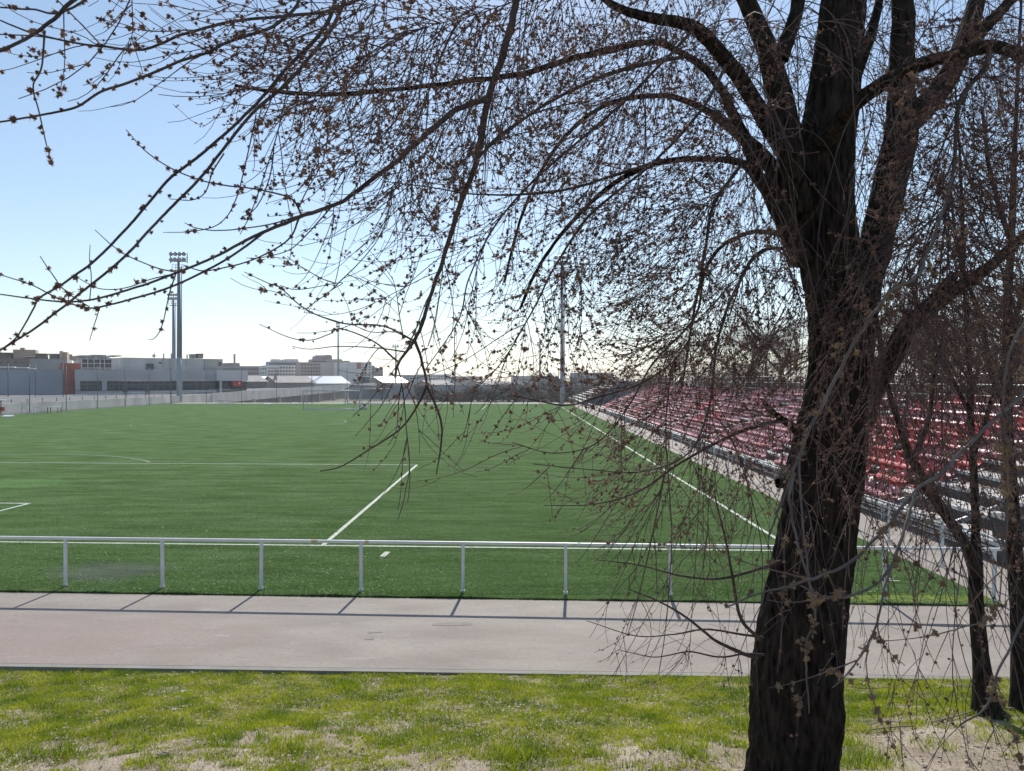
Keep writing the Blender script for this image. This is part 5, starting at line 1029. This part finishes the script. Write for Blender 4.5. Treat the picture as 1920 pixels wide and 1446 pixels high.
# ---------------- bare trees behind the bleachers
def bare_tree(label, x, y, z0, H, spread, seed, name='bare_tree', nt=2600, r_tw=.011, group='bare trees behind the bleachers'):
    global rng
    old = rng; rng = np.random.default_rng(seed); root = empty(name, (x, y, z0), label, 'tree', group); Or = np.zeros(3)
    lean = rng.normal(0, .06, 2)
    tp = [np.array([lean[0] * H * t, lean[1] * H * t, H * .8 * t]) for t in np.linspace(0, 1, 6)]; P, Rr = spline(tp, np.linspace(H * .028, H * .006, 6), 5, .3)
    add_part('trunk', loft(P, Rr, 10, .06, 0, seed), 'grey_twig', None, root, Or)
    n1 = 13; S, T, k, t = pick([P], n1, .28); an = np.arange(n1) * 2.4 + rng.random(n1); D = np.stack([np.cos(an), np.sin(an), .9 + .5 * rng.random(n1)], -1)
    P1 = grow(S, D, spread * rng.uniform(.6, 1.0, n1), 9, np.full(n1, .5), unit(D * [1, 1, 0]), .3, .3, .35)
    V = [tubes(P1, np.tile(np.linspace(H * .010, H * .003, 9), (n1, 1)), 5)]
    n2 = 130; S, T, k, t = pick_arr(P1, n2, .15); P2 = grow(S, side_dirs(T, 25, 60, n2), spread * rng.uniform(.25, .55, n2), 7, np.full(n2, .6), unit(rng.normal(0, 1, (n2, 3))), .3, .2, .35)
    V.append(tubes(P2, np.tile(np.linspace(H * .003, r_tw, 7), (n2, 1)), 3)); add_part('boughs', merge(V), 'grey_twig', 'stuff', root, Or)
    S, T, k, t = pick_arr(P2, nt, .05); P3 = grow(S, side_dirs(T, 20, 65, nt), spread * rng.uniform(.08, .28, nt), 5, np.full(nt, .6), unit(rng.normal(0, 1, (nt, 3))), .2, .2, .4)
    add_part('twigs', tubes(P3, np.tile(np.linspace(r_tw * .7, r_tw * .35, 5), (nt, 1)), 3), 'grey_twig', 'stuff', root, Or); rng = old
    return root
spots = [(1235, 95, 'first, farthest left'), (1300, 80, 'second from left'), (1365, 66, 'third from left'), (1440, 55, 'left of the elm trunk'), (1660, 48, 'right of the elm trunk'), (1750, 40, 'behind the young tree'), (1850, 36, 'near the right edge'), (1930, 33, 'at the right edge')]
for i, (px, d, where) in enumerate(spots):
    p = at(px, 712, d); bare_tree('bare twiggy tree behind the bleachers, ' + where, max(p[0], 19), p[1], -2.4, 10 + (i % 3) * 1.1, 5.2 + .5 * (i % 2), 200 + i, nt=4200, r_tw=.012)
for i, (px, d) in enumerate(((1010, 170), (1048, 165), (1090, 175), (1135, 170), (1180, 160), (715, 240), (945, 230))):
    p = at(px, 712, d); bare_tree(['distant bare tree just left of the right corner floodlight', 'distant bare tree at the foot of the right corner floodlight', 'distant bare tree above the far bleacher steps', 'distant bare tree above the dark end panel', 'distant bare tree where the red seats meet the end panel', 'small distant bare tree behind the rear goal', 'small distant bare tree behind the far fence'][i], p[0], p[1], -2.4, [7.5, 8, 7, 8, 8.5, 6, 6][i], 3.6, 300 + i, nt=1500, r_tw=.02, group='distant bare trees')
# dim evergreen hedges far behind
def hedge(label, x0, x1, ytop, d, seed):
    a, b_ = at(x0, 712, d), at(x1, 712, d); root = empty('hedge', (a[0], a[1], -2.4), label, 'hedge'); r_ = np.random.default_rng(seed); L = b_[0] - a[0]; H = at(x0, ytop, d)[2] + 2.4; n_ = int(2600)
    x = r_.random(n_) * L; hh = H * (.75 + .3 * np.sin(x * .35 + seed) * np.sin(x * .11 + 1) + .1 * r_.random(n_)); z = hh * r_.random(n_) ** .7; y = r_.normal(0, 1.2, n_)
    c_ = np.stack([x, y, z], -1); s = .5 + .5 * r_.random(n_); A_ = unit(r_.normal(0, 1, (n_, 3))); B_ = unit(np.cross(A_, r_.normal(0, 1, (n_, 3))))
    V = np.stack([c_ - A_ * s[:, None], c_ + B_ * s[:, None] * .6, c_ + A_ * s[:, None], c_ - B_ * s[:, None] * .6], 1).reshape(-1, 3)
    tag(link('foliage', np_mesh('foliage', V, np.arange(len(V)).reshape(-1, 4), False), X['hedge_leaf'], root), kind='stuff')
hedge('long dim hedge behind the far fence, left of the right mast', 780, 1040, 724, 225, 1)
hedge('dim hedge behind the far bleachers', 1030, 1260, 706, 190, 2)
hedge('dark hedge behind the red-seated bleachers', 1262, 2000, 709, 99, 3)

# ================================================================== GRASS BANK DETAIL
def vnoise(x, y, s, seed):
    r_ = np.random.default_rng(seed); G = r_.random((64, 64)); fx, fy = x / s + 20, y / s + 20; i, j = np.floor(fx).astype(int) % 63, np.floor(fy).astype(int) % 63; u_, v_ = fx % 1, fy % 1; u_ = u_ * u_ * (3 - 2 * u_); v_ = v_ * v_ * (3 - 2 * v_)
    return G[i, j] * (1 - u_) * (1 - v_) + G[i + 1, j] * u_ * (1 - v_) + G[i, j + 1] * (1 - u_) * v_ + G[i + 1, j + 1] * u_ * v_
def cover(x, y):
    nz = .34 * vnoise(x, y, .8, 1) + .34 * vnoise(x, y, .3, 2) + .32 * vnoise(x, y, .11, 3)
    base = np.interp(y, [4.5, 5.9, 6.6, 7.3, 8.0, 9.0, 10.3], [.44, .44, .49, .64, .82, .92, 1.0]) - np.clip((x - 1.5) * .05, -.05, .18)
    return np.clip((base - nz) * 5 + .45, 0, 1), nz
def blades(n_, mask, hmin, hmax, wmin, wmax, seed, xr=(-7.5, 7.5), yr=(4.8, 10.36), pw=1.0):
    r_ = np.random.default_rng(seed); x = r_.uniform(*xr, n_); y = r_.uniform(*yr, n_); ok = (r_.random(n_) < mask(x, y)) & (y < sh(x, PY - .12, PK)); x, y = x[ok], y[ok]; n_ = len(x)
    px = 960 + F * x / y; ok = (px > -200) & (px < 2150); x, y = x[ok], y[ok]; n_ = len(x)
    h = r_.uniform(hmin, hmax, n_) * (.55 + .9 * vnoise(x, y, .3, 9)); w_ = r_.uniform(wmin, wmax, n_); an = r_.uniform(0, 6.283, n_); ln = r_.uniform(.1, .9, n_) * h; z = bank_z(x, y) - .008
    a = np.stack([np.cos(an), np.sin(an), np.zeros(n_)], -1); an2 = r_.uniform(0, 6.283, n_); lv = np.stack([np.cos(an2), np.sin(an2), np.zeros(n_)], -1); b0 = np.stack([x, y, z], -1)
    mid = b0 + lv * (ln * .35)[:, None] + np.array([0, 0, 1]) * (h * .62)[:, None]; tip = b0 + lv * ln[:, None] + np.array([0, 0, 1]) * h[:, None]
    V = np.stack([b0 - a * w_[:, None] * .5, b0 + a * w_[:, None] * .5, mid + a * w_[:, None] * .4, tip, mid - a * w_[:, None] * .4], 1).reshape(-1, 3); k = np.arange(n_)[:, None] * 5
    Ft = np.concatenate([k + np.array([[0, 1, 2]]), k + np.array([[0, 2, 4]]), k + np.array([[4, 2, 3]])])
    return np_mesh('blades', V, Ft, False)
tag(link('grass', blades(420000, lambda x, y: cover(x, y)[0], .025, .06, .004, .009, 21), X['grass']), 'short bright green grass covering the bank below the path', 'grass', kind='stuff')
def tall(x, y):
    t = np.zeros_like(x)
    for px, py, r_, s in ((1610, 1430, .34, 1.0), (1590, 1400, .2, 1), (1400, 1435, .25, .4), (560, 1412, .22, .8), (130, 1415, .22, .6), (1850, 1385, .2, .5), (1900, 1318, .35, 1), (1290, 1420, .25, .6), (960, 1425, .3, .35), (1780, 1340, .18, .5), (640, 1290, .3, .3), (1750, 1400, .18, .7)):
        rr = ray(px, py); yy = 6.0
        for _ in range(12):
            q = CAM + rr * (yy / rr[1]); yy += (q[2] - bank_z(np.array([q[0]]), np.array([yy]))[0]) * 1.2
        q = CAM + rr * (yy / rr[1]); t = np.maximum(t, s * np.exp(-((x - q[0]) ** 2 + (y - yy) ** 2) / (2 * (r_ * .6) ** 2)))
    return t * (t > .08)
tag(link('tall_grass', blades(160000, tall, .06, .16, .004, .008, 22), X['grass']), 'taller tufts of bright grass at the tree bases', 'grass', kind='stuff')
tag(link('dry_grass', blades(90000, lambda x, y: .35 * (1 - cover(x, y)[0]) * (vnoise(x, y, .5, 5) > .42) + .06, .02, .07, .002, .005, 23), X['dry_grass']), 'thin straw-coloured dry grass among the green', 'grass', kind='stuff')
# fallen leaves
def scatter_quads(n_, mask, smin, smax, lift, tilt, seed):
    r_ = np.random.default_rng(seed); x = r_.uniform(-7, 7, n_); y = r_.uniform(4.9, 10.3, n_); ok = r_.random(n_) < mask(x, y); x, y = x[ok], y[ok]; n_ = len(x); s = r_.uniform(smin, smax, n_)[:, None]; an = r_.uniform(0, 6.283, n_)
    a = np.stack([np.cos(an), np.sin(an), r_.normal(0, tilt, n_)], -1); b_ = np.stack([-np.sin(an), np.cos(an), r_.normal(0, tilt, n_)], -1) * .6; c_ = np.stack([x, y, bank_z(x, y) + lift * (.4 + r_.random(n_))], -1)
    V = np.stack([c_ - a * s, c_ - b_ * s, c_ + a * s * .9, c_ + b_ * s], 1).reshape(-1, 3); return np_mesh('scatter', V, np.arange(len(V)).reshape(-1, 4), False)
tag(link('leaf_litter', scatter_quads(22000, lambda x, y: .25 + .7 * (vnoise(x, y, .45, 31) > .55), .008, .024, .02, .35, 41), X['leaf_litter']), 'scattered pale dead leaves on the bank', 'leaves', kind='stuff')
tag(link('wildflowers', scatter_quads(2600, lambda x, y: .12 + .8 * (x < -3) * (y > 8) * vnoise(x, y, .6, 33), .006, .011, .06, .3, 42), X['flower_yellow']), 'tiny yellow wildflowers dotted through the bank grass', 'flowers', kind='stuff')
# weeds along the turf edge
def turf_fibres():
    r_ = np.random.default_rng(78); n_ = 170000; y = 13.9 + 20 * r_.random(n_) ** 1.6; x = r_.uniform(-.72, .62, n_) * y; gp = ground(205, 1072); ok = (x < 8.3) & (y > sh(x, TY0) + .03) & ((((x - gp[0]) / 1.0) ** 2 + ((y - gp[1]) / .7) ** 2 > .8) | (r_.random(n_) < .15)); x, y = x[ok], y[ok]; n_ = len(x)
    h = r_.uniform(.012, .035, n_); an = r_.uniform(0, 3.14, n_); w_ = r_.uniform(.003, .008, n_); a = np.stack([np.cos(an), np.sin(an), 0 * an], -1) * w_[:, None]
    b0 = np.stack([x, y, 0 * x + .008], -1); tip = b0 + np.stack([r_.normal(0, .03, n_), r_.normal(0, .02, n_), h], -1)
    V = np.stack([b0 - a, b0 + a, tip], 1).reshape(-1, 3); return np_mesh('fibres', V, np.arange(len(V)).reshape(-1, 3), False)
tag(link('turf_fibres', turf_fibres(), mat('turf_fibre', (0.035, 0.105, 0.010), .5, col2=(0.15, 0.27, 0.06), scale=40, spec=.3, transl=.35)), 'loose upright fibres of the artificial turf nearest the path', 'grass', kind='stuff')
def edge_blades():
    r_ = np.random.default_rng(77); n_ = 16000; x = r_.uniform(-11, 8.4, n_); y = sh(x, TY0) + np.abs(r_.normal(0, .012, n_)) * r_.choice([1, -1], n_) + .005; h = r_.uniform(.015, .045, n_) * (.5 + vnoise(x, y, .4, 4)); an = r_.uniform(0, 3.14, n_); w_ = .006
    a = np.stack([np.cos(an), np.sin(an), 0 * an], -1) * w_; b0 = np.stack([x, y, 0 * x], -1); tip = b0 + np.stack([r_.normal(0, .012, n_), r_.normal(-.008, .012, n_), h], -1)
    V = np.stack([b0 - a, b0 + a, tip], 1).reshape(-1, 3); return np_mesh('edge', V, np.arange(len(V)).reshape(-1, 3), False)
tag(link('turf_fringe', edge_blades(), X['turf']), 'ragged turf fringe along the path edge', 'grass', kind='stuff')

# ---------------- small things on the bank
def on_bank(px, py):
    rr = ray(px, py); yy = 7.0
    for _ in range(25):
        q = CAM + rr * (yy / rr[1]); yy += (q[2] - bank_z(np.array([q[0]]), np.array([yy]))[0]) * 1.0
    return CAM + rr * (yy / rr[1])
def pebble(name, label, px, py, s, m, cat, flat=.5, seed=1):
    p = on_bank(px, py); r_ = np.random.default_rng(seed); V = []
    for i in range(5):
        th = math.pi * (i + .5) / 5
        for j in range(9): V.append(np.array([math.sin(th) * math.cos(j * .698), math.sin(th) * math.sin(j * .698) * .7, math.cos(th) * flat]) * s * r_.uniform(.8, 1.15))
    mb = MB(); mb.add(V, [(i * 9 + j, i * 9 + (j + 1) % 9, (i + 1) * 9 + (j + 1) % 9, (i + 1) * 9 + j) for i in range(4) for j in range(9)] + [tuple(range(8, -1, -1)), tuple(36 + j for j in range(9))])
    o = mb.build(name, X[m]); o.location = p + [0, 0, s * flat * .4]; tag(o, label, cat)
pebble('paper_scrap', 'larger white scrap lying in the grass below the path', 345, 1298, .045, 'paper_white', 'litter', .4, 3)
pebble('paper_scrap', 'smaller white scrap just right of the larger one', 357, 1297, .03, 'paper_white', 'litter', .4, 4)
pebble('stone', 'tan stone on the bare soil at the lower left', 305, 1418, .055, 'stone', 'stone', .5, 5)
pebble('stone', 'small pale pebble on the soil right of the tan stone', 553, 1431, .02, 'paper_white', 'stone', .6, 6)
pebble('stone', 'dark clod of earth at the bank, right of the grass tuft', 655, 1391, .03, 'stone', 'stone', .6, 8)
def stick(label, pts, r):
    p = [on_bank(a, b_) + [0, 0, .02 + .015 * (i % 2)] for i, (a, b_) in enumerate(pts)]; P, Rr = spline(p, np.linspace(r, r * .5, len(p)), 6, .3)
    o = link('fallen_stick', np_mesh('fallen_stick', loft(P, Rr, 7, .1)[0] - P[0], loft(P, Rr, 7, .1)[1]), X['dead_wood']); o.location = P[0]; tag(o, label, 'stick')
stick('long fallen stick lying against the young tree base', [(1920, 1335), (1850, 1334), (1800, 1345), (1748, 1360)], .012)
stick('thin fallen twig on the soil between the elm and the young tree', [(1715, 1365), (1660, 1372), (1610, 1373), (1585, 1375)], .008)
stick('second thin twig just above the other on the soil', [(1706, 1359), (1660, 1360), (1620, 1364)], .006)

# ================================================================== HAZE
hz = tag(MB().box(-2600, 2600, -80, 3100, -3.5, 34).build('haze', None), kind='stuff')
hm = bpy.data.materials.new('haze'); hm.use_nodes = True; hn = hm.node_tree.nodes; hn.remove(hn['Principled BSDF'])
pv = hn.new('ShaderNodeVolumePrincipled'); pv.inputs['Color'].default_value = (.92, .95, 1, 1); pv.inputs['Density'].default_value = HAZE; pv.inputs['Anisotropy'].default_value = .3
hm.node_tree.links.new(pv.outputs[0], hn['Material Output'].inputs['Volume']); hz.data.materials.append(hm)
